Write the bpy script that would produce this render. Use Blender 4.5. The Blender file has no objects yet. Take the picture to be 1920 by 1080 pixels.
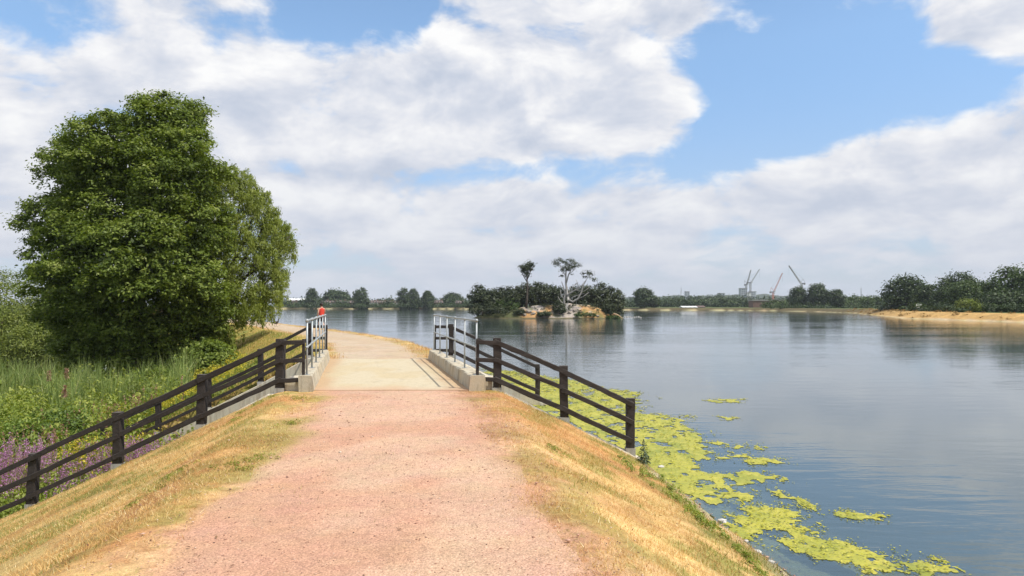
import bpy, bmesh, math, random
import numpy as np

R = math.radians
scene = bpy.context.scene
COL = scene.collection

# ------------------------------------------------------------------ camera
FPX = 1330.0                      # focal length in pixels of a 1920-wide frame
PITCH = math.atan(32.0 / FPX)
CAM_Z = 1.71                      # eye height above the bridge deck (deck = z 0)
WATER_Z = -1.39
cam_data = bpy.data.cameras.new('camera')
cam_data.sensor_width = 36.0
cam_data.lens = FPX / 1920.0 * 36.0
cam_data.clip_start = 0.05
cam_data.clip_end = 9000.0
cam = bpy.data.objects.new('camera', cam_data)
cam.location = (0, 0, CAM_Z)
cam.rotation_euler = (R(90) + PITCH, 0, 0)
COL.objects.link(cam)
scene.camera = cam

# ------------------------------------------------------------------ sun, sky, exposure
SUN_H = np.array([0.58, -0.314]); SUN_H = SUN_H / np.linalg.norm(SUN_H)   # horizontal direction towards the sun
SUN_EL = R(57)
sun_vec = np.array([SUN_H[0] * math.cos(SUN_EL), SUN_H[1] * math.cos(SUN_EL), math.sin(SUN_EL)])
sd = bpy.data.lights.new('sun', 'SUN')
sd.energy = 4.6
sd.angle = R(0.53)
sd.color = (1.0, 0.95, 0.86)
sun = bpy.data.objects.new('sun', sd)
from mathutils import Vector
sun.rotation_euler = Vector(sun_vec).to_track_quat('Z', 'Y').to_euler()
sun.location = (60, -30, 90)
COL.objects.link(sun)

scene.view_settings.view_transform = 'Standard'
scene.view_settings.look = 'None'
scene.view_settings.exposure = 0.0
scene.view_settings.gamma = 1.0
scene.view_settings.use_curve_mapping = False
cy = scene.cycles
cy.use_denoising = True
try:
    cy.denoiser = 'OPENIMAGEDENOISE'
    cy.denoising_input_passes = 'RGB_ALBEDO_NORMAL'
except Exception:
    pass
cy.max_bounces = 6
cy.diffuse_bounces = 3
cy.glossy_bounces = 3
cy.transmission_bounces = 3
cy.transparent_max_bounces = 8
cy.volume_bounces = 0
cy.caustics_reflective = False
cy.caustics_refractive = False
cy.sample_clamp_indirect = 6.0
cy.use_adaptive_sampling = True
cy.adaptive_threshold = 0.015


def pdir(px, py):
    X = (px - 960) / FPX; Y = (540 - py) / FPX
    c, s = math.cos(PITCH), math.sin(PITCH)
    return np.array([X, c - Y * s, s + Y * c])


def P(px, py, depth):
    d = pdir(px, py)
    return np.array([0, 0, CAM_Z]) + d * (depth / d[1])


def PZ(px, py, z):
    d = pdir(px, py)
    return np.array([0, 0, CAM_Z]) + d * ((z - CAM_Z) / d[2])


# ------------------------------------------------------------------ node helpers
class NT:
    def __init__(self, tree):
        self.t = tree; self.n = tree.nodes; self.l = tree.links

    def node(self, typ, **kw):
        nd = self.n.new(typ)
        for k, v in kw.items():
            setattr(nd, k, v)
        return nd

    def link(self, a, b):
        self.l.new(a, b)

    def setin(self, sock, v):
        if isinstance(v, bpy.types.NodeSocket):
            self.l.new(v, sock)
        elif v is not None:
            sock.default_value = v

    def math(self, op, a, b=None, c=None, clamp=False):
        nd = self.node('ShaderNodeMath', operation=op, use_clamp=clamp)
        self.setin(nd.inputs[0], a)
        if b is not None: self.setin(nd.inputs[1], b)
        if c is not None: self.setin(nd.inputs[2], c)
        return nd.outputs[0]

    def noise(self, vec, scale, detail=4, rough=0.55, dist=0.0, color=False, lac=2.0):
        nd = self.node('ShaderNodeTexNoise')
        if vec is not None: self.l.new(vec, nd.inputs['Vector'])
        nd.inputs['Scale'].default_value = scale
        nd.inputs['Detail'].default_value = detail
        nd.inputs['Roughness'].default_value = rough
        nd.inputs['Distortion'].default_value = dist
        nd.inputs['Lacunarity'].default_value = lac
        return nd.outputs['Color'] if color else nd.outputs['Fac']

    def ramp(self, fac, stops, interp='LINEAR'):
        nd = self.node('ShaderNodeValToRGB')
        cr = nd.color_ramp; cr.interpolation = interp
        while len(cr.elements) < len(stops): cr.elements.new(0.5)
        for e, (p, c) in zip(cr.elements, stops):
            e.position = p
            e.color = tuple(c) + (1,) if len(c) == 3 else c
        self.l.new(fac, nd.inputs[0])
        return nd.outputs[0]

    def mix(self, fac, a, b, blend='MIX'):
        nd = self.node('ShaderNodeMix', data_type='RGBA', blend_type=blend)
        self.setin(nd.inputs[0], fac)
        for s, v in ((nd.inputs[6], a), (nd.inputs[7], b)):
            if isinstance(v, (tuple, list)): v = tuple(v) + (1,) if len(v) == 3 else v
            self.setin(s, v)
        return nd.outputs[2]

    def maprange(self, v, a, b, c=0.0, d=1.0, smooth=False):
        nd = self.node('ShaderNodeMapRange')
        if smooth: nd.interpolation_type = 'SMOOTHSTEP'
        self.setin(nd.inputs[0], v)
        for i, q in enumerate((a, b, c, d)): self.setin(nd.inputs[i + 1], q)
        return nd.outputs[0]

    def combine(self, x, y, z):
        nd = self.node('ShaderNodeCombineXYZ')
        for i, v in enumerate((x, y, z)): self.setin(nd.inputs[i], v)
        return nd.outputs[0]

    def vscale(self, vec, s):
        nd = self.node('ShaderNodeVectorMath', operation='MULTIPLY')
        self.l.new(vec, nd.inputs[0]); nd.inputs[1].default_value = s
        return nd.outputs[0]

    def vadd(self, a, b):
        nd = self.node('ShaderNodeVectorMath', operation='ADD')
        self.setin(nd.inputs[0], a); self.setin(nd.inputs[1], b)
        return nd.outputs[0]


# ------------------------------------------------------------------ world: Nishita sky with a broken cloud layer
world = bpy.data.worlds.new('World')
scene.world = world
world.use_nodes = True
W = NT(world.node_tree)
W.n.clear()
sky = W.node('ShaderNodeTexSky', sky_type='NISHITA')
sky.sun_disc = False
sky.sun_elevation = SUN_EL
sky.sun_rotation = math.atan2(SUN_H[0], SUN_H[1])
sky.altitude = 20
sky.air_density = 1.0
sky.dust_density = 0.7
sky.ozone_density = 1.6
geo = W.node('ShaderNodeTexCoord')
sep = W.node('ShaderNodeSeparateXYZ')
W.link(geo.outputs['Generated'], sep.inputs[0])
dx, dy, dz = sep.outputs
az = W.math('ARCTAN2', dx, dy)
hyp = W.math('SQRT', W.math('ADD', W.math('MULTIPLY', dx, dx), W.math('MULTIPLY', dy, dy)))
el = W.math('ARCTAN2', dz, hyp)


def cloud_field(el_off, az_off=0.0):
    """fluffy density before thresholding; stretched along the horizon, more so low down"""
    e = W.math('ADD', el, el_off)
    a = W.math('ADD', az, az_off)
    # low clouds are seen edge-on and look flatter
    ev = W.math('MULTIPLY', W.math('POWER', W.math('MAXIMUM', W.math('ADD', e, 0.06), 0.001), 0.62), 1.9)
    vec = W.combine(a, ev, 0.37)
    warp = W.noise(vec, 3.1, 3, 0.5, color=True)
    warp = W.vscale(W.vadd(warp, (-0.5, -0.5, -0.5)), (0.16, 0.12, 0.0))
    v2 = W.vadd(vec, warp)
    big = W.noise(v2, 3.6, 3, 0.5)
    fine = W.noise(v2, 8.6, 10, 0.565, 0.15)
    return W.math('ADD', W.math('MULTIPLY', big, 0.34), W.math('MULTIPLY', fine, 0.66))


# broad patches of cloud (+) and open blue (-): centre x, y, spread x, y in pixels of the photo, amount
PATCH = [(1490, 110, 140, 110, -0.26), (1720, 140, 170, 60, -0.22), (1380, 270, 130, 50, -0.22),
         (1060, 318, 150, 22, -0.17), (650, 40, 110, 42, -0.23), (60, 25, 90, 45, -0.17), (760, 20, 70, 40, -0.10),
         (1060, 130, 60, 14, -0.05), (1195, 75, 26, 30, -0.06), (860, 345, 80, 18, -0.08),
         (1270, 30, 55, 26, 0.20), (1850, 45, 85, 42, 0.30), (1240, 205, 90, 48, 0.15), (1100, 215, 180, 60, 0.06),
         (880, 365, 70, 24, 0.10), (1720, 300, 260, 60, 0.17), (1300, 400, 420, 40, 0.05), (1500, 330, 120, 40, 0.06), (250, 150, 300, 110, 0.11), (60, 330, 200, 120, 0.06), (620, 330, 150, 50, 0.05), (900, 170, 220, 90, 0.08)]
cov = None
for (qx, qy, sx, sy, amp) in PATCH:
    d = pdir(qx, qy)
    ca = math.atan2(d[0], d[1]); ce = math.atan2(d[2], math.hypot(d[0], d[1]))
    ux = W.math('MULTIPLY', W.math('SUBTRACT', az, ca), FPX / sx * 0.9)
    uy = W.math('MULTIPLY', W.math('SUBTRACT', el, ce), FPX / sy * 0.9)
    r2 = W.math('ADD', W.math('MULTIPLY', ux, ux), W.math('MULTIPLY', uy, uy))
    g = W.math('MULTIPLY', W.math('EXPONENT', W.math('MULTIPLY', r2, -0.7)), amp)
    cov = g if cov is None else W.math('ADD', cov, g)

f0 = cloud_field(0.0)
fup = cloud_field(0.032, 0.012)
dens = W.math('ADD', f0, cov)
alpha = W.maprange(dens, 0.375, 0.525, 0.0, 1.0, True)
# light comes from above right: where the field thickens towards the sun the cloud is in its own shade
lit = W.math('SUBTRACT', f0, fup)
thick = W.maprange(dens, 0.46, 0.70, 0.0, 1.0)
shade = W.math('ADD', W.math('MULTIPLY', lit, 3.9), W.math('SUBTRACT', 0.68, W.math('MULTIPLY', thick, 0.30)), clamp=True)
ccol = W.ramp(shade, [(0.0, (.56, .62, .74)), (0.38, (.71, .745, .83)), (0.68, (.86, .87, .91)), (1.0, (1.0, 1.0, 1.0))])
ccol = W.mix(1.0, ccol, (10, 10, 10), 'MULTIPLY')
blue = W.mix(1.0, sky.outputs[0], W.mix(W.maprange(el, 0.05, 0.34), (1.0, 1.22, 1.52), (1.90, 2.04, 2.05)), 'MULTIPLY')
cl = W.mix(alpha, blue, ccol)
hz = W.math('POWER', W.math('SUBTRACT', 1.0, W.maprange(el, 0.0, 0.33, 0.0, 1.0)), 2.0)
col = W.mix(W.math('MULTIPLY', hz, 0.92), cl, (6.1, 6.5, 7.4))
bg = W.node('ShaderNodeBackground')
W.link(col, bg.inputs['Color'])
bg.inputs['Strength'].default_value = 0.1
wo = W.node('ShaderNodeOutputWorld')
W.link(bg.outputs[0], wo.inputs['Surface'])

# ------------------------------------------------------------------ noise for geometry
def _hash(ix, iy, seed):
    h = (ix.astype(np.int64) * 374761393 + iy.astype(np.int64) * 668265263 + seed * 1442695041) & 0xFFFFFFFF
    h = ((h ^ (h >> 13)) * 1274126177) & 0xFFFFFFFF
    return ((h ^ (h >> 16)) & 0xFFFFFF) / float(0xFFFFFF)


def vnoise(x, y, seed=0):
    x = np.asarray(x, float); y = np.asarray(y, float)
    ix = np.floor(x); iy = np.floor(y)
    fx = x - ix; fy = y - iy
    fx = fx * fx * (3 - 2 * fx); fy = fy * fy * (3 - 2 * fy)
    a = _hash(ix, iy, seed); b = _hash(ix + 1, iy, seed)
    c = _hash(ix, iy + 1, seed); d = _hash(ix + 1, iy + 1, seed)
    return (a * (1 - fx) + b * fx) * (1 - fy) + (c * (1 - fx) + d * fx) * fy


def fbm(x, y, seed=0, oct=4, gain=0.5):
    s = 0.0; a = 1.0; t = 0.0
    for o in range(oct):
        s = s + a * vnoise(x * 2 ** o + 17.3 * o, y * 2 ** o - 9.1 * o, seed + o); t += a; a *= gain
    return s / t


def sstep(a, b, x):
    t = np.clip((x - a) / (b - a), 0, 1)
    return t * t * (3 - 2 * t)


# ------------------------------------------------------------------ object helpers
def root_loc(o):
    v = np.zeros(3)
    while o is not None:
        v = v + np.array(o.location); o = o.parent
    return v


def tag(o, label=None, cat=None, group=None, kind=None):
    if label: o['label'] = label
    if cat: o['category'] = cat
    if group: o['group'] = group
    if kind: o['kind'] = kind
    return o


def thing(name, label, cat, loc, group=None):
    o = bpy.data.objects.new(name, None)
    o.empty_display_size = 0.3
    COL.objects.link(o)
    o.location = tuple(float(q) for q in loc)
    return tag(o, label, cat, group)


def link_mesh(name, me, mat, parent=None):
    o = bpy.data.objects.new(name, me)
    COL.objects.link(o)
    if mat is not None: me.materials.append(mat)
    if parent is not None: o.parent = parent
    return o


def mk(name, V, F, mat, parent=None, smooth=False, var=None, tint=None, loc=None):
    """V (n,3) in world space, F: (m,k) array or a list of index lists"""
    V = np.asarray(V, float).reshape(-1, 3)
    off = root_loc(parent) if parent is not None else (np.asarray(loc, float) if loc is not None else np.zeros(3))
    V = V - off
    me = bpy.data.meshes.new(name)
    if isinstance(F, np.ndarray):
        n, k = F.shape
        me.vertices.add(len(V)); me.vertices.foreach_set('co', V.astype(np.float32).ravel())
        me.loops.add(n * k); me.loops.foreach_set('vertex_index', F.astype(np.int32).ravel())
        me.polygons.add(n)
        me.polygons.foreach_set('loop_start', np.arange(0, n * k, k, dtype=np.int32))
        me.polygons.foreach_set('loop_total', np.full(n, k, dtype=np.int32))
        me.update(calc_edges=True)
    else:
        me.from_pydata([tuple(v) for v in V], [], [tuple(f) for f in F])
        me.update()
    if smooth:
        me.polygons.foreach_set('use_smooth', np.ones(len(me.polygons), bool))
    if var is not None:
        at = me.attributes.new('var', 'FLOAT', 'POINT'); at.data.foreach_set('value', np.asarray(var, np.float32))
    if tint is not None:
        at = me.attributes.new('tint', 'FLOAT_COLOR', 'POINT')
        c = np.ones((len(V), 4), np.float32); c[:, :3] = tint
        at.data.foreach_set('color', c.ravel())
    o = link_mesh(name, me, mat, parent)
    if parent is None and loc is not None: o.location = tuple(float(q) for q in loc)
    return o


class MB:
    """collects small solids into one mesh"""
    def __init__(self): self.V = []; self.F = []

    def add(self, V, F):
        b = len(self.V)
        self.V += [tuple(v) for v in V]; self.F += [[i + b for i in f] for f in F]
        return self

    def box(self, lo, hi):
        (x0, y0, z0), (x1, y1, z1) = lo, hi
        V = [(x0, y0, z0), (x1, y0, z0), (x1, y1, z0), (x0, y1, z0), (x0, y0, z1), (x1, y0, z1), (x1, y1, z1), (x0, y1, z1)]
        F = [[0, 3, 2, 1], [4, 5, 6, 7], [0, 1, 5, 4], [1, 2, 6, 5], [2, 3, 7, 6], [3, 0, 4, 7]]
        return self.add(V, F)

    def tube(self, pts, rad, n=6, cap=True):
        V, F = tube(pts, rad, n, cap)
        return self.add(V, F)

    def build(self, name, mat, parent=None, smooth=False, loc=None):
        return mk(name, np.array(self.V), self.F, mat, parent, smooth, loc=loc)


def frame(t, ref=(0, 0, 1)):
    t = t / (np.linalg.norm(t) + 1e-9)
    ref = np.array(ref, float)
    if abs(np.dot(t, ref)) > 0.97: ref = np.array([1.0, 0, 0])
    a = np.cross(ref, t); a /= np.linalg.norm(a)
    b = np.cross(t, a)
    return a, b


def tube(pts, rad, n=6, cap=True):
    pts = [np.array(p, float) for p in pts]
    if np.isscalar(rad): rad = [rad] * len(pts)
    V = []; F = []
    for i, p in enumerate(pts):
        t = pts[min(i + 1, len(pts) - 1)] - pts[max(i - 1, 0)]
        a, b = frame(t)
        for k in range(n):
            w = 2 * math.pi * k / n
            V.append(p + rad[i] * (math.cos(w) * a + math.sin(w) * b))
    for i in range(len(pts) - 1):
        for k in range(n):
            F.append([i * n + k, i * n + (k + 1) % n, (i + 1) * n + (k + 1) % n, (i + 1) * n + k])
    if cap:
        F.append(list(range(n))[::-1]); F.append([(len(pts) - 1) * n + k for k in range(n)])
    return V, F


def loft_rect(p0, p1, w, h, ch=0.012, nseg=8, jit=0.004, rng=None, up=(0, 0, 1)):
    """a weathered timber: chamfered rectangle swept from p0 to p1, w across, h along up"""
    p0 = np.array(p0, float); p1 = np.array(p1, float)
    t = p1 - p0; L = np.linalg.norm(t); t /= L
    a = np.cross(t, np.array(up, float)); a /= np.linalg.norm(a)
    b = np.cross(a, t)
    hw, hh = w / 2, h / 2
    sec = [(-hw + ch, -hh), (hw - ch, -hh), (hw, -hh + ch), (hw, hh - ch), (hw - ch, hh), (-hw + ch, hh), (-hw, hh - ch), (-hw, -hh + ch)]
    V = []; F = []
    bow = (rng.uniform(-1, 1), rng.uniform(-1, 1)) if rng else (0, 0)
    for i in range(nseg + 1):
        s = i / nseg
        c = p0 + t * L * s
        o = math.sin(math.pi * s) * jit * 3
        c = c + a * o * bow[0] + b * o * bow[1]
        for (x, y) in sec:
            jx = rng.gauss(0, jit) if rng else 0; jy = rng.gauss(0, jit) if rng else 0
            V.append(c + a * (x + jx * 0.6) + b * (y + jy * 0.6))
    m = len(sec)
    for i in range(nseg):
        for k in range(m):
            F.append([i * m + k, i * m + (k + 1) % m, (i + 1) * m + (k + 1) % m, (i + 1) * m + k])
    F.append(list(range(m))[::-1]); F.append([nseg * m + k for k in range(m)])
    return V, F


# ------------------------------------------------------------------ materials
def new_mat(name):
    m = bpy.data.materials.new(name)
    m.use_nodes = True
    t = NT(m.node_tree); t.n.clear()
    out = t.node('ShaderNodeOutputMaterial')
    b = t.node('ShaderNodeBsdfPrincipled')
    t.link(b.outputs[0], out.inputs['Surface'])
    return m, t, b, out


def bump(t, b, h, strength, dist):
    nd = t.node('ShaderNodeBump')
    nd.inputs['Strength'].default_value = strength; nd.inputs['Distance'].default_value = dist
    t.link(h, nd.inputs['Height']); t.link(nd.outputs[0], b.inputs['Normal'])
    return nd


def wpos(t):
    return t.node('ShaderNodeNewGeometry').outputs['Position']


def attr(t, name, out='Fac'):
    nd = t.node('ShaderNodeAttribute'); nd.attribute_name = name
    return nd.outputs[out]


def leaf_mat(name, stops, trans=0.28, rough=0.5, spec=0.35):
    m, t, b, out = new_mat(name)
    v = attr(t, 'var')
    c = t.ramp(v, stops)
    t.link(c, b.inputs['Base Color'])
    b.inputs['Roughness'].default_value = rough
    b.inputs['Specular IOR Level'].default_value = spec
    tr = t.node('ShaderNodeBsdfTranslucent')
    c2 = t.mix(1.0, c, (1.15, 1.2, 0.55), 'MULTIPLY')
    t.link(c2, tr.inputs['Color'])
    mx = t.node('ShaderNodeMixShader'); mx.inputs[0].default_value = trans
    t.link(b.outputs[0], mx.inputs[1]); t.link(tr.outputs[0], mx.inputs[2])
    t.link(mx.outputs[0], out.inputs['Surface'])
    return m


def plain_mat(name, c1, c2, scale=6.0, rough=0.8, bstr=0.25, bdist=0.01, metal=0.0, detail=5):
    m, t, b, out = new_mat(name)
    p = wpos(t)
    n = t.noise(p, scale, detail, 0.6)
    t.link(t.mix(t.maprange(n, 0.3, 0.7), c1, c2), b.inputs['Base Color'])
    b.inputs['Roughness'].default_value = rough
    b.inputs['Metallic'].default_value = metal
    if bstr > 0: bump(t, b, t.noise(p, scale * 6, 4, 0.6), bstr, bdist)
    return m


def ground_mat(name, gravelly=False):
    """colour comes from the 'tint' laid on the sheet, broken up by grit at several sizes"""
    m, t, b, out = new_mat(name)
    p = wpos(t)
    tint = attr(t, 'tint', 'Color')
    big = t.maprange(t.noise(p, 0.9, 5, 0.6), 0.3, 0.7, *((0.92, 1.08) if gravelly else (0.82, 1.18)))
    mid = t.maprange(t.noise(p, 9.0, 5, 0.65), 0.3, 0.7, *((0.90, 1.10) if gravelly else (0.80, 1.20)))
    fine = t.maprange(t.noise(p, 70.0, 4, 0.7), 0.3, 0.7, 0.62, 1.38)
    k = t.math('MULTIPLY', t.math('MULTIPLY', big, mid), fine)
    if not gravelly: k = t.math('MULTIPLY', k, t.maprange(t.noise(p, 0.22, 5, 0.65), 0.3, 0.7, 0.78, 1.22))
    kc = t.combine(k, k, k)
    c = t.mix(1.0, tint, kc, 'MULTIPLY')
    hue = t.noise(p, 2.3, 4, 0.6, color=True)
    c = t.mix(0.10, c, hue, 'OVERLAY')
    if gravelly:
        vo = t.node('ShaderNodeTexVoronoi'); t.link(p, vo.inputs['Vector']); vo.inputs['Scale'].default_value = 62.0
        g = t.maprange(vo.outputs['Color'], 0.0, 1.0, 0.70, 1.25)
        c = t.mix(0.8, c, t.combine(g, g, g), 'MULTIPLY')
        # darker damp grit and paler dusty streaks
        sp = t.maprange(t.noise(p, 38.0, 3, 0.5), 0.67, 0.75, 0.0, 0.50)
        c = t.mix(sp, c, (0.16, 0.10, 0.08))
        h = t.math('ADD', t.math('MULTIPLY', vo.outputs['Distance'], -0.8), t.noise(p, 40.0, 6, 0.65))
    else:
        # matted straw: pale thatch, bare orange earth and greener sprigs a hand's breadth across
        q1 = t.noise(p, 5.5, 5, 0.62, 0.6); q2 = t.noise(t.vadd(p, (7.1, 3.3, 1.7)), 8.5, 5, 0.65, 0.8); q3 = t.noise(t.vadd(p, (1.3, 9.2, 4.1)), 13.0, 4, 0.6, 0.6)
        c = t.mix(t.maprange(q1, 0.52, 0.66, 0, 0.55), c, t.mix(1.0, c, (0.72, 0.52, 0.42), 'MULTIPLY'))
        c = t.mix(t.maprange(q2, 0.56, 0.68, 0, 0.50), c, t.mix(1.0, c, (0.62, 0.82, 0.50), 'MULTIPLY'))
        c = t.mix(t.maprange(q3, 0.55, 0.68, 0, 0.50), c, t.mix(1.0, c, (1.35, 1.40, 1.5), 'MULTIPLY'))
        h = t.math('ADD', t.noise(p, 45.0, 6, 0.7), t.math('MULTIPLY', t.noise(p, 8.0, 5, 0.65), 1.6))
    t.link(c, b.inputs['Base Color'])
    b.inputs['Roughness'].default_value = 0.95
    b.inputs['Specular IOR Level'].default_value = 0.15
    bump(t, b, h, 0.55, 0.015 if gravelly else 0.035)
    return m


M = {}
M['ground'] = ground_mat('ground_earth')
M['gravel'] = ground_mat('red_gravel', True)


def timber():
    m, t, b, out = new_mat('creosoted_timber')
    tc = t.node('ShaderNodeTexCoord')
    p = wpos(t)
    g = t.noise(t.vscale(p, (3.5, 14.0, 22.0)), 3.0, 8, 0.66, 0.5)
    w = t.noise(p, 5.0, 5, 0.6)
    c = t.ramp(g, [(0.25, (0.010, 0.008, 0.007)), (0.5, (0.028, 0.021, 0.018)), (0.70, (0.045, 0.034, 0.028)), (0.88, (0.12, 0.095, 0.08))])
    c = t.mix(t.maprange(w, 0.58, 0.78, 0, 0.35), c, (0.08, 0.062, 0.05))
    # weathered grey where the top faces take the rain
    nz = t.node('ShaderNodeSeparateXYZ'); t.link(t.node('ShaderNodeNewGeometry').outputs['True Normal'], nz.inputs[0])
    top = t.math('MULTIPLY', t.maprange(nz.outputs[2], 0.5, 0.95), t.maprange(t.noise(p, 18.0, 4, 0.6), 0.35, 0.65, 0.15, 0.6))
    c = t.mix(top, c, (0.13, 0.108, 0.09))
    t.link(c, b.inputs['Base Color'])
    b.inputs['Roughness'].default_value = 0.78
    bump(t, b, g, 0.6, 0.008)
    return m


def concrete(name, base=(0.36, 0.33, 0.27), stain=(0.17, 0.15, 0.12), warm=(0.40, 0.33, 0.22)):
    m, t, b, out = new_mat(name)
    p = wpos(t)
    n1 = t.noise(p, 1.6, 6, 0.62)
    n2 = t.noise(t.vscale(p, (5.0, 5.0, 0.7)), 1.6, 5, 0.6)
    n3 = t.noise(p, 60.0, 4, 0.7)
    c = t.mix(t.maprange(n1, 0.35, 0.65), base, warm)
    c = t.mix(t.maprange(n2, 0.48, 0.66, 0, 0.80), c, stain)
    k = t.maprange(n3, 0.3, 0.7, 0.8, 1.18)
    c = t.mix(1.0, c, t.combine(k, k, k), 'MULTIPLY')
    t.link(c, b.inputs['Base Color'])
    b.inputs['Roughness'].default_value = 0.9
    bump(t, b, t.math('ADD', n3, t.noise(p, 9.0, 4, 0.6)), 0.4, 0.006)
    return m


M['timber'] = timber()
M['concrete'] = concrete('weathered_concrete', (0.46, 0.43, 0.35), (0.20, 0.165, 0.12), (0.50, 0.42, 0.29))
M['concrete_pale'] = concrete('pale_concrete', (0.56, 0.53, 0.44), (0.36, 0.29, 0.21), (0.58, 0.50, 0.37))
M['concrete_grey'] = concrete('grey_concrete', (0.36, 0.36, 0.345), (0.22, 0.21, 0.19), (0.38, 0.36, 0.32))
M['galv'] = plain_mat('galvanised_steel', (0.30, 0.33, 0.34), (0.44, 0.46, 0.47), 9.0, 0.5, 0.1, 0.001, 0.45)
M['bark'] = plain_mat('bark', (0.045, 0.034, 0.024), (0.10, 0.08, 0.06), 7.0, 0.9, 0.6, 0.02)
M['bleached'] = plain_mat('bleached_wood', (0.27, 0.25, 0.23), (0.42, 0.40, 0.37), 2.0, 0.8, 0.2, 0.01)
M['boulder'] = plain_mat('island_boulder', (0.22, 0.19, 0.155), (0.36, 0.31, 0.26), 1.2, 0.9, 0.4, 0.03)
M['stone'] = plain_mat('pale_stone', (0.38, 0.36, 0.33), (0.62, 0.60, 0.56), 8.0, 0.85, 0.4, 0.01)


def deck_mat():
    m, t, b, out = new_mat('sandy_deck')
    p = wpos(t)
    n2 = t.noise(p, 6.0, 5, 0.62); n3 = t.noise(p, 80.0, 3, 0.7); n4 = t.noise(t.vscale(p, (3.0, 0.9, 1.0)), 1.4, 6, 0.65)
    c = attr(t, 'tint', 'Color')
    c = t.mix(t.maprange(n2, 0.50, 0.70, 0, 0.40), c, (0.38, 0.28, 0.17))
    c = t.mix(t.maprange(n4, 0.56, 0.72, 0, 0.45), c, (0.30, 0.25, 0.18))
    k = t.maprange(n3, 0.3, 0.7, 0.78, 1.22)
    c = t.mix(1.0, c, t.combine(k, k, k), 'MULTIPLY')
    t.link(c, b.inputs['Base Color'])
    b.inputs['Roughness'].default_value = 0.92
    bump(t, b, t.math('ADD', n3, n2), 0.35, 0.008)
    return m


M['deck'] = deck_mat()


def water_mat(name, body=(0.110, 0.150, 0.160), clear=0.48):
    m, t, b, out = new_mat(name)
    t.n.remove(b)
    p = wpos(t)
    # ripples: crests run roughly across the view, small near the bank, longer farther out
    w1 = t.noise(t.vscale(p, (0.55, 1.9, 1.0)), 1.0, 3, 0.5, 0.6)
    w2 = t.noise(t.vscale(p, (1.6, 5.0, 1.0)), 1.0, 4, 0.55, 0.3)
    calm = t.maprange(t.noise(t.vscale(p, (0.035, 0.10, 1.0)), 1.0, 4, 0.55), 0.38, 0.62, 0.25, 1.0)
    h = t.math('ADD', t.math('MULTIPLY', w1, 1.0), t.math('MULTIPLY', w2, 0.30))
    h = t.math('MULTIPLY', h, calm)
    nd = t.node('ShaderNodeBump'); nd.inputs['Strength'].default_value = 0.22; nd.inputs['Distance'].default_value = 0.075
    t.link(h, nd.inputs['Height'])
    fr = t.node('ShaderNodeFresnel'); fr.inputs['IOR'].default_value = 1.40
    t.link(nd.outputs[0], fr.inputs['Normal'])
    gl = t.node('ShaderNodeBsdfGlossy'); gl.inputs['Roughness'].default_value = 0.045
    gl.inputs['Color'].default_value = (0.97, 0.98, 1.0, 1)
    t.link(nd.outputs[0], gl.inputs['Normal'])
    df = t.node('ShaderNodeBsdfDiffuse'); df.inputs['Color'].default_value = body + (1,)
    tp = t.node('ShaderNodeBsdfTransparent'); tp.inputs['Color'].default_value = (0.80, 0.90, 0.78, 1)
    m1 = t.node('ShaderNodeMixShader'); m1.inputs[0].default_value = clear
    t.link(df.outputs[0], m1.inputs[1]); t.link(tp.outputs[0], m1.inputs[2])
    m2 = t.node('ShaderNodeMixShader')
    t.link(fr.outputs[0], m2.inputs[0]); t.link(m1.outputs[0], m2.inputs[1]); t.link(gl.outputs[0], m2.inputs[2])
    t.link(m2.outputs[0], out.inputs['Surface'])
    return m


M['water'] = water_mat('lake_water')
M['pond'] = water_mat('pond_water', (0.05, 0.05, 0.015), 0.05)

# ------------------------------------------------------------------ plan of the place
CTR = np.array([(0.6, -40), (-0.1, -12), (-0.6, 0), (-0.98, 4.5), (-1.41, 8.2), (-2.39, 14.15), (-4.14, 22.2), (-6.5, 31), (-9.5, 38.5),
                (-13.2, 46), (-17.5, 54), (-24, 66), (-34, 82), (-50, 105), (-80, 150), (-120, 230), (-150, 330), (-185, 430), (-240, 515)], float)


def catmull(P_, n=10):
    out = []
    for i in range(len(P_) - 1):
        p0 = P_[max(i - 1, 0)]; p1 = P_[i]; p2 = P_[i + 1]; p3 = P_[min(i + 2, len(P_) - 1)]
        L = np.linalg.norm(p2 - p1)
        m1 = (p2 - p0) / (np.linalg.norm(p2 - p0) + 1e-9) * L; m2 = (p3 - p1) / (np.linalg.norm(p3 - p1) + 1e-9) * L
        for k in range(n):
            t = k / n
            out.append((2 * t**3 - 3 * t**2 + 1) * p1 + (t**3 - 2 * t**2 + t) * m1 + (-2 * t**3 + 3 * t**2) * p2 + (t**3 - t**2) * m2)
    out.append(P_[-1])
    return np.array(out)


CL = catmull(CTR, 8)
Y_N, Y_F = 14.15, 22.2            # the two ends of the bridge
XN, XF = -2.39, -4.14
SLOPE_R, SLOPE_L = 0.50, 0.476


def wR(y): return np.interp(y, [0, 9, 13.8, 22.2, 40], [1.75, 1.75, 2.1, 2.1, 2.3])
def wL(y): return np.interp(y, [0, 6, 13.8, 22.2, 40], [1.85, 1.85, 2.2, 2.2, 2.3])


def xc(y): return XN + (np.asarray(y) - Y_N) / (Y_F - Y_N) * (XF - XN)


def offset_curve(off):
    t = np.gradient(CL, axis=0); t /= np.linalg.norm(t, axis=1)[:, None]
    nr = np.stack([t[:, 1], -t[:, 0]], 1)
    o = off if np.isscalar(off) else off[:, None]
    return CL + nr * o


shore = offset_curve(wR(CL[:, 1]) + 1.39 / SLOPE_R)
LAKE = np.vstack([shore, [(-235, 545), (-163, 556), (-60, 535), (20, 470), (81, 430), (120, 405), (138, 375), (140, 330), (132, 275), (108, 210), (91, 165), (91, 144), (92, 129),
                          (98, 60), (105, -40)]])


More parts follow.
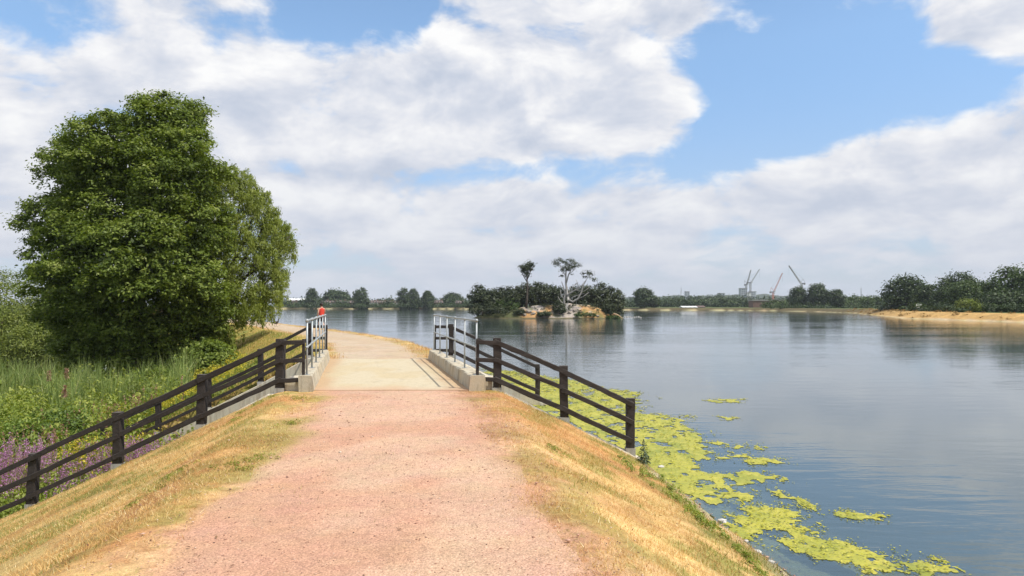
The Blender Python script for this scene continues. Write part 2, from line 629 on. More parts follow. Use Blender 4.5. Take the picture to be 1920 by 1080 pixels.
def seg_dist(x, y, A, B):
    """distance to a list of segments, and signed side of the nearest (right positive)"""
    best = np.full(x.shape, 1e18); side = np.zeros(x.shape)
    for a, b in zip(A, B):
        e = b - a; l2 = e @ e + 1e-12
        t = np.clip(((x - a[0]) * e[0] + (y - a[1]) * e[1]) / l2, 0, 1)
        ddx = x - (a[0] + t * e[0]); ddy = y - (a[1] + t * e[1])
        d2 = ddx * ddx + ddy * ddy
        m = d2 < best
        best = np.where(m, d2, best)
        side = np.where(m, np.sign(-(e[0] * (y - a[1]) - e[1] * (x - a[0]))), side)
    return np.sqrt(best), side


def inside(x, y, poly):
    r = np.zeros(x.shape, bool)
    n = len(poly)
    for i in range(n):
        x0, y0 = poly[i]; x1, y1 = poly[(i + 1) % n]
        if y0 == y1: continue
        c = ((y0 > y) != (y1 > y)) & (x < (x1 - x0) * (y - y0) / (y1 - y0) + x0)
        r ^= c
    return r


def terrain(x, y, full=False):
    x = np.asarray(x, float); y = np.asarray(y, float)
    dist, side = seg_dist(x, y, CL[:-1], CL[1:])
    d = dist * np.where(side == 0, 1, side)
    sdl, _ = seg_dist(x, y, LAKE, np.roll(LAKE, -1, axis=0))
    inl = inside(x, y, LAKE)
    w = np.where(d > 0, wR(y), wL(y)); sl = np.where(d > 0, SLOPE_R, SLOPE_L)
    e = dist - w
    e = np.where(e > 0.2, e, np.where(e > -0.2, (e + 0.2) ** 2 / 0.8, 0))
    hemb = -e * sl
    bumps = (fbm(x * 0.8, y * 0.8, 3, 4) - 0.5) * 0.10 + (fbm(x * 3.1, y * 3.1, 5, 3) - 0.5) * 0.05
    ramp = sstep(1.2, 2.2, dist)
    hemb = hemb + bumps * (0.12 + 0.88 * ramp) * np.where(dist < 12, 1, 0.3)
    marsh = -3.1 + (fbm(x * 0.12, y * 0.12, 9, 3) - 0.5) * 0.5
    marsh = marsh + sstep(120, 300, np.hypot(x, y)) * 2.8
    zshore = WATER_Z + np.minimum(1.40, 0.30 * sdl)
    z = np.where(d > 0, np.maximum(hemb, zshore), np.maximum(hemb, marsh))
    z = np.where(y > 505, np.where(inl, z, np.maximum(zshore, -0.05)), z)
    bed = WATER_Z - np.minimum(0.22 * sdl, 3.0)
    z = np.where(inl, np.maximum(bed, np.minimum(hemb, WATER_Z)), z)
    # the channel under and beside the bridge
    t = x - xc(y)
    ch = (y > Y_N + 0.2) & (y < Y_F + 0.15)
    z = np.where(ch & (np.abs(t) > 1.45) & (d < 0) & (dist < 16), np.minimum(z, -3.35), z)
    z = np.where(ch & (np.abs(t) > 1.45) & (d > 0) & (dist < 16), np.minimum(z, -2.7), z)
    z = np.where((y > Y_N + 0.05) & (y < Y_F - 0.05) & (np.abs(t) <= 1.45), -0.4, z)
    if full: return z, d, sdl, inl
    return z


def hgt(x, y): return terrain(np.atleast_1d(x), np.atleast_1d(y))


STRAW = np.array([.60, .405, .17]); SOIL = np.array([.46, .235, .095]); GREEN = np.array([.20, .21, .05]); GRAVEL = np.array([.50, .292, .195])
BEIGE = np.array([.47, .36, .25]); RIM = np.array([.42, .37, .26]); DIM_MUD = np.array([.035, .045, .030]); SHOAL = np.array([.46, .42, .24])
LUSH = np.array([.075, .115, .025])


def lerp(a, b, t):
    return a * (1 - t[:, None]) + b * t[:, None]


def tint_at(x, y, z, d, sdl, inl):
    n1 = fbm(x * 0.55, y * 0.55, 21, 4); n2 = fbm(x * 1.7, y * 1.7, 33, 4); n3 = fbm(x * 0.23, y * 0.23, 41, 3)
    c = np.repeat(STRAW[None], len(x), 0)
    c = lerp(c, SOIL, sstep(0.45, 0.66, n1) * 0.9)
    gl = sstep(0.46, 0.62, n2) * 0.55 + sstep(2.2, 4.5, -d) * 0.30 + sstep(2.6, 3.8, d) * 0.35 * sstep(0.4, 0.6, n2)
    c = lerp(c, GREEN, np.clip(gl, 0, 0.8))
    ad = np.abs(d) + (n2 - 0.5) * 1.3 + (n1 - 0.5) * 0.6
    c = lerp(c, np.where((y > 18)[:, None], BEIGE, GRAVEL), sstep(np.where(d > 0, 2.3, 1.75), 0.95, ad) * (np.abs(d) < 3.2))
    # golden green slope beyond the bridge
    far = sstep(21, 24, y) * (d < -1.8) * (np.abs(d) < 12)
    c = lerp(c, lerp(np.repeat(np.array([[.40, .31, .075]]), len(x), 0), np.array([.22, .24, .05]), sstep(0.4, 0.65, n2)), far * 0.85)
    # marsh floor
    c = lerp(c, LUSH, sstep(-2.4, -2.9, z) * (d < 0) * (~inl))
    # waterline and lake bed
    rim = np.exp(-((z - (WATER_Z + 0.05)) / 0.10) ** 2) * (d > 0)
    c = lerp(c, RIM, rim * 0.85)
    c = lerp(c, SHOAL, sstep(WATER_Z + 0.02, WATER_Z - 0.08, z) * inl)
    c = lerp(c, DIM_MUD, sstep(WATER_Z - 0.25, WATER_Z - 0.55, z) * inl)  # mud bed darkens with depth; the colour also stands for light lost in water
    # land beyond the lake
    r = np.hypot(x, y)
    land = (~inl) & (r > 95)
    dry = lerp(np.repeat(np.array([[.46, .29, .11]]), len(x), 0), np.array([.105, .085, .042]), sstep(190, 330, r) )
    dry = lerp(dry, np.array([.62, .57, .48]), np.exp(-((z - (WATER_Z + 0.10)) / 0.10) ** 2) * sstep(250, 180, r) * 0.45)
    dry = lerp(dry, np.array([.085, .115, .035]), sstep(9, 16, sdl))
    c = np.where(land[:, None], dry, c)
    return c


# ------------------------------------------------------------------ ground: one sheet to the horizon, finest near the path
rad = [0.5]
while rad[-1] < 3300: rad.append(rad[-1] + max(0.075, 0.0115 * rad[-1]))
rad = np.array(rad)
ang = np.concatenate([np.arange(-42, 42, 0.34), np.arange(42, 318, 3.0)])
ang = np.radians(ang)
na, nr_ = len(ang), len(rad)
AA, RR = np.meshgrid(ang, rad)
gx = (RR * np.sin(AA)).ravel(); gy = (RR * np.cos(AA)).ravel()
gz, gd, gs, gi = terrain(gx, gy, True)
gt = tint_at(gx, gy, gz, gd, gs, gi)
i = np.arange(nr_ - 1)[:, None]; j = np.arange(na)[None, :]
jn = (j + 1) % na
GF = np.stack([i * na + j, i * na + jn, (i + 1) * na + jn, (i + 1) * na + j], -1).reshape(-1, 4)[:, ::-1]
V = np.stack([gx, gy, gz], 1)
V = np.vstack([V, [[0, 0, float(hgt(0.0, 0.0)[0])]]]); gt2 = np.vstack([gt, gt[:1]])
ground = mk('ground', V, GF.copy(), M['ground'], smooth=True, tint=gt2)
tag(ground, 'dry straw coloured embankment and the land round the lake', 'ground', kind='structure')

# ------------------------------------------------------------------ lake and pond
lk = LAKE.copy()
cen = lk.mean(0)
t_ = np.roll(lk, -1, 0) - np.roll(lk, 1, 0); t_ /= np.linalg.norm(t_, axis=1)[:, None]
nrm_ = np.stack([-t_[:, 1], t_[:, 0]], 1)      # outward (the ring runs clockwise)
lk2 = lk + nrm_ * 0.9
lk2 = np.vstack([[p for p in lk2 if p[1] < Y_N + 0.3],
                 [(-0.75, Y_N + 0.35), (-2.5, Y_F - 0.05)], [p for p in lk2 if p[1] >= Y_F - 0.05]]) if False else lk2
Vw = np.column_stack([lk2, np.full(len(lk2), WATER_Z)])
bm = bmesh.new()
f = bm.faces.new([bm.verts.new(v) for v in Vw])
bmesh.ops.triangulate(bm, faces=[f])
# the water in the channel mouth, up to the side of the bridge
bm.normal_update()
for f in bm.faces:
    if f.normal.z < 0: f.normal_flip()
me = bpy.data.meshes.new('lake'); bm.to_mesh(me); bm.free()
lake = link_mesh('lake', me, M['water'])
tag(lake, 'wide calm lake reflecting the cloudy sky', 'lake', kind='structure')
Vc = [(-0.9, Y_N + 0.3, WATER_Z - 0.004), (3.4, Y_N + 0.3, WATER_Z - 0.004), (2.0, Y_F + 0.1, WATER_Z - 0.004), (-2.6, Y_F + 0.1, WATER_Z - 0.004)]
mk('channel_water', np.array(Vc), [[0, 1, 2, 3]], M['water']).parent = lake
pond_pts = [P(-160, 700, 50), P(62, 705, 50)]
a_ = np.linspace(0, 2 * math.pi, 40, endpoint=False)
pv = [(-38 + 11 * math.cos(w) * (1 + 0.12 * math.sin(3 * w)), 52 + 7 * math.sin(w) * (1 + 0.15 * math.cos(2 * w)), -2.86) for w in a_]
pond = mk('pond', np.array(pv), [list(range(40))], M['pond'])
tag(pond, 'small dark olive pond in the marsh beside the big tree', 'pond', kind='structure')

# ------------------------------------------------------------------ gravel paths
def path_strip(name, y0, y1, ds, label, z_up, hw0, colour):
    ys = np.linspace(0, 1, 4000)
    seg = np.linalg.norm(np.diff(CL, axis=0), axis=1); s = np.concatenate([[0], np.cumsum(seg)])
    s0 = np.interp(y0, CL[:, 1], s); s1 = np.interp(y1, CL[:, 1], s)
    S = np.arange(s0, s1, ds); S = np.append(S, s1)
    cx_ = np.interp(S, s, CL[:, 0]); cy_ = np.interp(S, s, CL[:, 1])
    tx = np.gradient(cx_); ty = np.gradient(cy_); L = np.hypot(tx, ty)
    nx = ty / L; ny = -tx / L
    nx0 = np.where(np.minimum(np.abs(S - s0), np.abs(S - s1)) < 1.0, 1.0, nx)
    k = 1.0 - sstep(0.0, 2.5, np.minimum(S - s0 if y0 > 15 else S * 0 + 9, s1 - S if y1 < 15 else S * 0 + 9))
    nx = nx * (1 - k) + k; ny = ny * (1 - k)          # square up with the bridge ends
    u = np.linspace(-1, 1, 33)
    hl = hw0 + (fbm(S * 0.7, S * 0 + 3, 71, 4) - 0.5) * 0.5
    hr = hw0 + (fbm(S * 0.7, S * 0 + 8, 72, 4) - 0.5) * 0.5
    off = np.where(u[None] < 0, hl[:, None] * u[None], hr[:, None] * u[None])
    X = cx_[:, None] + nx[:, None] * off; Yv = cy_[:, None] + ny[:, None] * off
    z, d, sdl, inl = terrain(X.ravel(), Yv.ravel(), True)
    edge = sstep(0.82, 1.0, np.abs(np.repeat(u[None], len(S), 0))).ravel()
    Z = z + z_up * (1 - edge * 1.35)
    Z = np.where((Yv.ravel() > Y_N - 0.3) & (Yv.ravel() < Y_F + 0.3), z_up, Z)
    T = tint_at(X.ravel(), Yv.ravel(), z, d, sdl, inl)
    nn = fbm(X.ravel() * 0.8, Yv.ravel() * 0.8, 55, 4)
    base = lerp(np.repeat(np.array(colour)[None], len(T), 0), np.array([.53, .345, .24]) if y0 < 5 else np.array([.48, .38, .28]), sstep(0.42, 0.62, nn))
    n2 = fbm(X.ravel() * 1.9, Yv.ravel() * 1.9, 56, 4)
    wgt = sstep(1.0, 0.62, np.abs(np.repeat(u[None], len(S), 0)).ravel() + (n2 - 0.5) * 0.5)
    T = T * (1 - wgt[:, None]) + base * wgt[:, None]
    n = len(u)
    ii = np.arange(len(S) - 1)[:, None]; jj = np.arange(n - 1)[None]
    F_ = np.stack([ii * n + jj, ii * n + jj + 1, (ii + 1) * n + jj + 1, (ii + 1) * n + jj], -1).reshape(-1, 4)
    o = mk(name, np.column_stack([X.ravel(), Yv.ravel(), Z]), F_, M['gravel'], smooth=True, tint=T)
    return tag(o, label, 'path', kind='structure')


path_strip('gravel_path', -14, Y_N - 0.02, 0.10, 'red gravel path leading up to the footbridge', 0.014, 1.40, GRAVEL)
path_strip('sandy_path', Y_F + 0.02, 120, 0.25, 'pale sandy path curving away left beyond the footbridge', 0.016, 1.6, BEIGE)

# ------------------------------------------------------------------ footbridge
rng = random.Random(7)
bridge = thing('footbridge', 'sandy concrete footbridge deck with low concrete kerbs', 'bridge', (XN, Y_N, 0))
DW = 1.56


def sheared(x0, x1, y0, y1, z0, z1, name, mat, ny=40, jit=0.006, top_in=0.0, inner=1):
    """a long block whose ends are square to the view and whose sides follow the bridge axis; x relative to the axis"""
    V = []; F = []
    nn = 8
    for k in range(ny + 1):
        y = y0 + (y1 - y0) * k / ny
        c = float(xc(y))
        ch = 0.02
        a = x0 + (top_in if inner < 0 else 0); b = x1 - (top_in if inner > 0 else 0)
        pts = [(x0, z0), (x1, z0), (x1, z0 + 0.01), (b, z1 - ch), (b - ch, z1), (a + ch, z1), (a, z1 - ch), (x0, z0 + 0.01)]
        for (x, z) in pts:
            V.append((c + x + rng.gauss(0, jit), y, z + rng.gauss(0, jit)))
    for k in range(ny):
        for m_ in range(nn):
            F.append([k * nn + m_, (k + 1) * nn + m_, (k + 1) * nn + (m_ + 1) % nn, k * nn + (m_ + 1) % nn])
    F.append(list(range(nn))); F.append([ny * nn + q for q in range(nn)][::-1])
    return mk(name, np.array(V), F, mat, bridge)


# deck slab as a gently uneven sheet with thickness
nx_, ny_ = 28, 60
V = []; F = []
for k in range(ny_ + 1):
    y = Y_N - 0.04 + (Y_F - Y_N + 0.08) * k / ny_
    for q in range(nx_ + 1):
        x = -DW + 2 * DW * q / nx_
        V.append((float(xc(y)) + x, y, 0.03 + (float(vnoise(x * 1.3, y * 0.8, 4)) - 0.5) * 0.012))
w_ = nx_ + 1
for k in range(ny_):
    for q in range(nx_):
        F.append([k * w_ + q, k * w_ + q + 1, (k + 1) * w_ + q + 1, (k + 1) * w_ + q])
base_n = len(V)
ring = [q for q in range(w_)] + [k * w_ + nx_ for k in range(1, ny_ + 1)] + [ny_ * w_ + q for q in range(nx_ - 1, -1, -1)] + [k * w_ for k in range(ny_ - 1, 0, -1)]
for r_ in ring: V.append((V[r_][0], V[r_][1], -0.38))
for k in range(len(ring)):
    k2 = (k + 1) % len(ring)
    F.append([ring[k], base_n + k, base_n + k2, ring[k2]])
DV = np.array(V); tx_ = DV[:, 0] - xc(DV[:, 1])
nz_ = fbm(DV[:, 0] * 1.1, DV[:, 1] * .7, 131, 4)
DT = lerp(np.repeat(np.array([[.48, .395, .25]]), len(DV), 0), np.array([.50, .43, .30]), sstep(.4, .6, nz_))
DT = lerp(DT, np.array([.44, .28, .15]), sstep(1.05, 1.5, np.abs(tx_) + (nz_ - .5) * .7) * .8)
DT = lerp(DT, np.array([.50, .31, .20]), sstep(.9, .0, DV[:, 1] - Y_N + (nz_ - .5) * 1.2) * .6)
mk('deck', DV, F, M['deck'], bridge, tint=DT)
for s_ in (-1, 1):
    if s_ < 0: sheared(-1.85, -1.53, Y_N - 0.06, Y_F + 0.06, -0.02, 0.31, 'kerb', M['concrete'], top_in=0.06, inner=1)
    else: sheared(1.53, 1.85, Y_N - 0.06, Y_F + 0.06, -0.02, 0.31, 'kerb', M['concrete'], top_in=0.03, inner=-1)
    sheared(-1.80 if s_ < 0 else 1.48, -1.48 if s_ < 0 else 1.80, Y_N + 0.1, Y_F - 0.1, -3.3, -0.03, 'side_wall', M['concrete_grey'], jit=0.002)

# ------------------------------------------------------------------ tubular railings
def railing(side, label):
    off = 1.70 * side
    root = thing('metal_railing', label, 'railing', (float(xc(Y_N)) + off, Y_N, 0.31), 'tubular railings on the bridge kerbs')
    y0, y1 = Y_N + 0.10, Y_F - 0.06
    top = 1.40; mid = 0.865
    tp = [(float(xc(y)) + off, y, top) for y in np.linspace(y0, y1, 7)]
    mb = MB(); mb.tube(tp, 0.021, 10); o = mb.build('top_rail', M['galv'], root, True)
    mb = MB(); mb.tube([(p[0], p[1], mid) for p in tp], 0.018, 10); mb.build('mid_rail', M['galv'], root, True)
    for k in range(6):
        y = y0 + (y1 - y0) * k / 5
        x = float(xc(y)) + off
        mb = MB(); mb.tube([(x, y, 0.30), (x, y, top - 0.005)], 0.019, 10)
        up = mb.build('upright', M['galv'], root, True)
        for zz, rr in ((top, 0.034), (mid, 0.029)):
            mb = MB()
            mb.tube([(x, y - 0.045, zz), (x, y - 0.02, zz), (x, y + 0.02, zz), (x, y + 0.045, zz)], [rr * .75, rr, rr, rr * .75], 10)
            mb.build('clamp', M['galv'], up, True)
        mb = MB(); mb.tube([(x, y, 0.30), (x, y, 0.322)], 0.06, 12); mb.build('base_flange', M['galv'], up)


railing(-1, 'grey tubular handrail on the kerb of the bridge nearer the big tree')
railing(1, 'grey tubular handrail on the kerb of the bridge nearer the open lake')

# ------------------------------------------------------------------ timber fences and the wing walls they stand on
def top_profile(xs, zs):
    return lambda x: float(np.interp(x, xs, zs))


def wing_wall(label, xs, zs, y0, y1, zbot, n=40):
    o_ = np.argsort(xs); xs = np.array(xs)[o_]; zs = np.array(zs)[o_]
    X = np.unique(np.concatenate([np.linspace(xs[0], xs[-1], n), xs]))
    V = []; F = []
    for x in X:
        z = float(np.interp(x, xs, zs)); g = rng.gauss(0, 0.004)
        V += [(x, y0, zbot), (x, y0 + g * 0.5, z - 0.02), (x, y0 + 0.02, z + g), (x, y1 - 0.02, z + g), (x, y1 - g * 0.5, z - 0.02), (x, y1, zbot)]
    for k in range(len(X) - 1):
        for m_ in range(6):
            F.append([k * 6 + m_, k * 6 + (m_ + 1) % 6, (k + 1) * 6 + (m_ + 1) % 6, (k + 1) * 6 + m_])
    F.append(list(range(6))[::-1]); F.append([(len(X) - 1) * 6 + q for q in range(6)])
    o = mk('wing_wall', np.array(V) , F, M['concrete_pale'], loc=(xs[0], y0, zs[0]))
    return tag(o, label, 'wall', 'sloping concrete wing walls of the bridge')


def fence(label, posts, yp, yr, thin_x, thin_z, post_w, rail_h, end_x=None, seed=1, hs=(0.90, 0.545, 0.16), hp=1.0, zthin=None):
    """posts: list of (x, z of foot); rails run on the near face of the posts"""
    rg = random.Random(seed)
    root = thing('timber_fence', label, 'fence', (posts[0][0], yp, posts[0][1]), 'dark timber fences on the wing walls')
    for (x, z) in posts:
        V, F = loft_rect((x, yp, z + 0.13), (x + rg.gauss(0, .014), yp + rg.gauss(0, .014), z + 0.13 + hp + rg.gauss(0, .02)), post_w, post_w, 0.012, 8, 0.004, rg, up=(0, 1, 0))
        p = mk('post', np.array(V), F, M['timber'], root)
        mb = MB(); q = post_w / 2 + 0.012
        mb.box((x - q, yp - q, z - 0.35), (x + q, yp + q, z + 0.135)); mb.build('concrete_stub', M['concrete_grey'], p)
    pts = [(x, z) for (x, z) in posts]
    for a, b in zip(pts[:-1], pts[1:]):
        dxn = (b[0] - a[0]); dzn = (b[1] - a[1])
        for h in hs:
            ov = 0.05 / abs(dxn)
            pa = (a[0] - dxn * ov, yr + rg.gauss(0, .006), a[1] - dzn * ov + 0.13 + h + rg.gauss(0, .010))
            pb = (b[0] + dxn * ov, yr + rg.gauss(0, .006), b[1] + dzn * ov + 0.13 + h + rg.gauss(0, .010))
            V, F = loft_rect(pa, pb, 0.05, rail_h * rg.uniform(.9, 1.08), 0.007, 12, 0.006, rg)
            mk('rail', np.array(V), F, M['timber'], root)
    # the short level bay back to the kerb, with its thin end post
    x0, z0 = posts[0]
    for h in hs:
        V, F = loft_rect((x0, yr, z0 + 0.13 + h), (thin_x + 0.03 * np.sign(thin_x - x0), yr, thin_z + 0.13 + h), 0.045, rail_h * 0.9, 0.006, 5, 0.003, rg)
        mk('rail', np.array(V), F, M['timber'], root)
    V, F = loft_rect((thin_x, yr + 0.055, 0.25), (thin_x, yr + 0.055, thin_z + 0.13 + hs[0] + 0.06), 0.055, 0.055, 0.008, 5, 0.002, rg, up=(0, 1, 0))
    mk('end_post', np.array(V), F, M['timber'], root)
    return root


yn = Y_N + 0.10; yf = Y_F + 0.12
LN = [(-4.64, -0.08), (-6.21, -0.80), (-7.87, -1.58), (-9.57, -2.38), (-11.25, -3.15)]
RN = [(-0.30, -0.07), (1.05, -0.66), (2.36, -1.27)]
LF = [(-6.33, 0.0), (-7.88, -0.82), (-9.52, -1.62), (-11.08, -2.38), (-12.78, -3.15)]
RF = [(-1.92, 0.0), (0.80, -1.27)]
fence('dark timber fence stepping down the near bank towards the purple flowers', LN, yn, yn - 0.09, -4.17, -0.06, 0.165, 0.095, seed=3)
fence('dark timber fence running down the near bank into the algae', RN, yn, yn - 0.09, -0.69, -0.05, 0.165, 0.095, seed=4)
fence('dark timber fence behind the near one, descending below the big tree', LF, yf, yf - 0.08, -5.82, 0.0, 0.15, 0.10, seed=5)
fence('short dark timber fence beyond the bridge, dropping to the lake', RF, yf, yf - 0.08, -2.41, 0.0, 0.15, 0.10, seed=6)

wing_wall('concrete wing wall on the near bank under the fence by the purple flowers', [-4.10, -4.85, -6.21, -7.87, -9.57, -13.0], [-0.03, -0.06, -0.78, -1.56, -2.36, -3.98], yn - 0.13, yn + 0.17, -3.7)
wing_wall('concrete wing wall on the near bank beside the algae', [-0.68, -0.12, 1.05, 2.6, 3.1], [-0.03, -0.05, -0.63, -1.36, -1.58], yn - 0.13, yn + 0.17, -3.2)
wing_wall('long concrete wing wall facing the path below the big tree', [-5.75, -6.40, -7.88, -9.52, -11.08, -14.5], [0.20, 0.04, -0.78, -1.59, -2.36, -4.0], yf - 0.30, yf + 0.05, -3.7)
wing_wall('low concrete wing wall on the far side of the bridge by the lake', [-2.45, -1.80, 0.80, 1.5], [0.20, 0.04, -1.24, -1.55], yf - 0.30, yf + 0.05, -3.2)
for (xa, xb, lab) in ((-4.545, -4.12, 'grey concrete block between kerb and near fence post below the tree'), (-0.66, -0.395, 'grey concrete block between kerb and near fence post by the lake')):
    mb = MB(); mb.box((xa, yn - 0.02, -0.6), (xb, yn + 0.6, 0.24))
    tag(mb.build('end_block', M['concrete_pale'], loc=(xa, yn, -0.1)), lab, 'block', 'concrete blocks at the kerb ends')

# ------------------------------------------------------------------ foliage tools
def unit(v): return v / (np.linalg.norm(v, axis=-1, keepdims=True) + 1e-9)


def leaf_quads(c, nrm, L, Wd, g, direc=None):
    n = len(c)
    rnd = g.normal(size=(n, 3)) if direc is None else direc
    t = unit(rnd - nrm * np.sum(rnd * nrm, 1, keepdims=True))
    b = np.cross(nrm, t)
    L = np.asarray(L).reshape(-1, 1); Wd = np.asarray(Wd).reshape(-1, 1)
    V = np.stack([c - t * L * .5, c + b * Wd * .5 + nrm * Wd * .18 + t * L * 0.05, c + t * L * .5 - nrm * L * .08, c - b * Wd * .5 + nrm * Wd * .18 + t * L * 0.05], 1).reshape(-1, 3)
    F = np.arange(n * 4).reshape(-1, 4)
    return V, F


def crown(lobes, g, n_clump, per, cr, L, Wd, zmin=-99, fill=0.15, droop=0.0, up=0.5, flat=0.65, keep_in=0.80, low=-0.75, vbase=0.5, out_w=0.6):
    """leaf clumps spread over the skin of overlapping lobes, with a sparser fill inside"""
    lobes = np.asarray(lobes, float)
    C = lobes[:, :3]; Rr = lobes[:, 3:6]
    wgt = (Rr[:, 0] * Rr[:, 2] + Rr[:, 1] * Rr[:, 2] + Rr[:, 0] * Rr[:, 1]); wgt /= wgt.sum()
    pts = []; nor = []
    tries = 0
    while sum(len(q) for q in pts) < n_clump and tries < 40:
        tries += 1
        k = g.choice(len(lobes), n_clump, p=wgt)
        u = unit(g.normal(size=(n_clump, 3)))
        rr = 1 + g.normal(0, 0.07, n_clump)
        p = C[k] + Rr[k] * u * rr[:, None]
        q = np.min(np.linalg.norm((p[:, None, :] - C[None]) / Rr[None], axis=2) + (np.arange(len(C))[None] == k[:, None]) * 9, axis=1) if len(C) > 1 else np.full(n_clump, 9.0)
        ok = (q > keep_in) & (u[:, 2] > low) & (p[:, 2] > zmin)
        pts.append(p[ok]); nor.append(unit(u / Rr[k])[ok])
    p = np.vstack(pts)[:n_clump]; nn = np.vstack(nor)[:n_clump]
    n_clump = len(p)
    sc = g.uniform(0.6, 1.35, n_clump)
    cv = vbase + g.normal(0, 0.13, n_clump)
    cid = np.repeat(np.arange(n_clump), per)
    o = g.normal(size=(len(cid), 3)) * cr * sc[cid][:, None] * np.array([1, 1, flat])
    if droop > 0:
        o[:, 2] = -np.abs(g.normal(0, cr * (1 + 1.8 * droop), len(cid)))
        o[:, :2] *= 0.55
    c = p[cid] + o
    nv = unit(nn[cid] * out_w + np.array([0, 0, up]) + g.normal(0, 0.45, (len(cid), 3)))
    var = np.clip(cv[cid] + g.normal(0, 0.14, len(cid)), 0, 1)
    # inner leaves, bigger and fewer, so that the sky only shows at the rim; coloured darker for the crown's inner shade
    nf = int(len(cid) * fill)
    k = g.choice(len(lobes), nf, p=wgt)
    u = unit(g.normal(size=(nf, 3)))
    cf = C[k] + Rr[k] * u * (g.uniform(0.45, 0.92, nf)[:, None])
    okf = cf[:, 2] > zmin
    cf = cf[okf]; u = u[okf]
    c = np.vstack([c, cf]); nv = np.vstack([nv, unit(u + g.normal(0, .4, u.shape))])
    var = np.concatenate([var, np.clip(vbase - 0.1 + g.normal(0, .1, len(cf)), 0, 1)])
    m = c[:, 2] > zmin
    c, nv, var = c[m], nv[m], var[m]
    Ls = L * g.uniform(0.65, 1.3, len(c)); Ws = Wd * g.uniform(0.7, 1.3, len(c))
    direc = None
    if droop > 0:
        direc = np.tile(np.array([0, 0, -1.0]), (len(c), 1)) + g.normal(0, 0.45, (len(c), 3))
        nv = unit(nv * np.array([1, 1, 0.3]) + g.normal(0, .3, nv.shape))
    V, F = leaf_quads(c, nv, Ls, Ws, g, direc)
    return V, F, np.repeat(var, 4), p


def lumpy(lobes, g, n, r0, r1, stretch=1.0, out=0.95, zmin=-99):
    """many small billows over the skin of the big lobes"""
    lobes = np.asarray(lobes, float); C = lobes[:, :3]; Rr = lobes[:, 3:6]
    wgt = Rr[:, 0] * Rr[:, 2] + Rr[:, 0] * Rr[:, 1]; wgt /= wgt.sum()
    res = []
    for _ in range(n * 12):
        k = g.choice(len(C), p=wgt); u = unit(g.normal(size=3))
        if u[2] < -.8: continue
        r = g.uniform(r0, r1)
        p = C[k] + u * Rr[k] * out * g.uniform(.93, 1.06)
        q = np.linalg.norm((p - C) / Rr, axis=1); q[k] = 9
        if q.min() < .88 or p[2] < zmin: continue
        if res and min(np.linalg.norm((p - np.array(e[:3])) / np.array(e[3:])) for e in res) < .82: continue
        res.append((p[0], p[1], p[2], r, r, r * stretch))
        if len(res) >= n: break
    return np.array(res)


def limbs(base, lobes, g, r0, n=7, fork=0.28, sub=2):
    """a tapering trunk with limbs reaching into the lobes"""
    mb = MB()
    lobes = np.asarray(lobes, float)
    topl = lobes[np.argmax(lobes[:, 2] + lobes[:, 5] * .4)]
    top = topl[:3]
    base = np.asarray(base, float)
    pts = [base + (top - base) * t + np.array([g.normal(0, .02), g.normal(0, .02), 0]) * np.linalg.norm(top - base) * (t > 0) for t in np.linspace(0, 1, n)]
    mb.tube(pts, [r0 * (1.35 if i == 0 else (1 - 0.85 * i / (n - 1))) for i in range(n)], 8)
    lb = MB(); any_ = False
    for l in lobes:
        if np.allclose(l, topl): continue
        tt = np.clip((l[2] - base[2]) / max(top[2] - base[2], .1) * 0.55, fork * .5, 0.8)
        s = base + (top - base) * tt
        e = l[:3] + np.array([0, 0, l[5] * 0.2])
        mid = (s + e) / 2 + np.array([0, 0, -0.08 * np.linalg.norm(e - s)])
        lb.tube([s, mid, e], [r0 * .45 * (1 - tt * .5), r0 * .28, r0 * .06], 6); any_ = True
        for q in range(sub):
            w = unit(g.normal(size=3)) * l[3:6] * 0.8
            lb.tube([mid * .4 + e * .6, l[:3] + w * .55, l[:3] + w], [r0 * .16, r0 * .09, r0 * .02], 5)
    return mb, (lb if any_ else None)


def tree(name, label, base, lobes, leafm, seed, n_clump, per, cr, L, Wd, group=None, r0=None, trunk_mat='bark', zmin=None, cat='tree', lump=None, **kw):
    g = np.random.default_rng(seed)
    lobes = np.asarray(lobes, float)
    root = thing(name, label, cat, base, group)
    zm = base[2] + 0.02 if zmin is None else zmin
    if lump is not None:
        kf = dict(kw); kf['fill'] = 0
        small = lumpy(lobes, g, *lump, zmin=zm)
        V, F, var, _ = crown(small, g, n_clump, per, cr, L, Wd, zmin=zm, **kf)
        # leaves behind the billows, their shade painted in as a darker tone
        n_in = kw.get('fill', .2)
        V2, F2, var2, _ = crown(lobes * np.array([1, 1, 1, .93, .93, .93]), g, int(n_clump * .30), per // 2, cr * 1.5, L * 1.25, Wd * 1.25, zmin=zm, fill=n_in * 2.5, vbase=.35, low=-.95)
        F = np.vstack([F, F2 + len(V)]); V = np.vstack([V, V2]); var = np.concatenate([var, var2])
    else:
        V, F, var, _ = crown(lobes, g, n_clump, per, cr, L, Wd, zmin=zm, **kw)
    if r0 is None: r0 = 0.025 * (lobes[:, 2] + lobes[:, 5]).max() - 0.025 * base[2]
    tr, lb = limbs(base, lobes, g, r0)
    t_o = tr.build('trunk', M[trunk_mat], root, True)
    if lb is not None: lb.build('limb', M[trunk_mat], t_o, True)
    mk('crown', V, F, leafm, root, var=var)
    return root


def px_lobes(items, depth):
    """(px, py, rx_px, rz_px, depth offset[, depth radius factor]) -> lobes in metres at that depth"""
    out = []
    for it in items:
        x, y, rx, rz, do = it[:5]
        D = depth + do
        c = P(x, y, D); s = D / FPX
        ry = (rx if len(it) < 6 else it[5])
        out.append((c[0], c[1], c[2], rx * s, ry * s, rz * s))
    return out


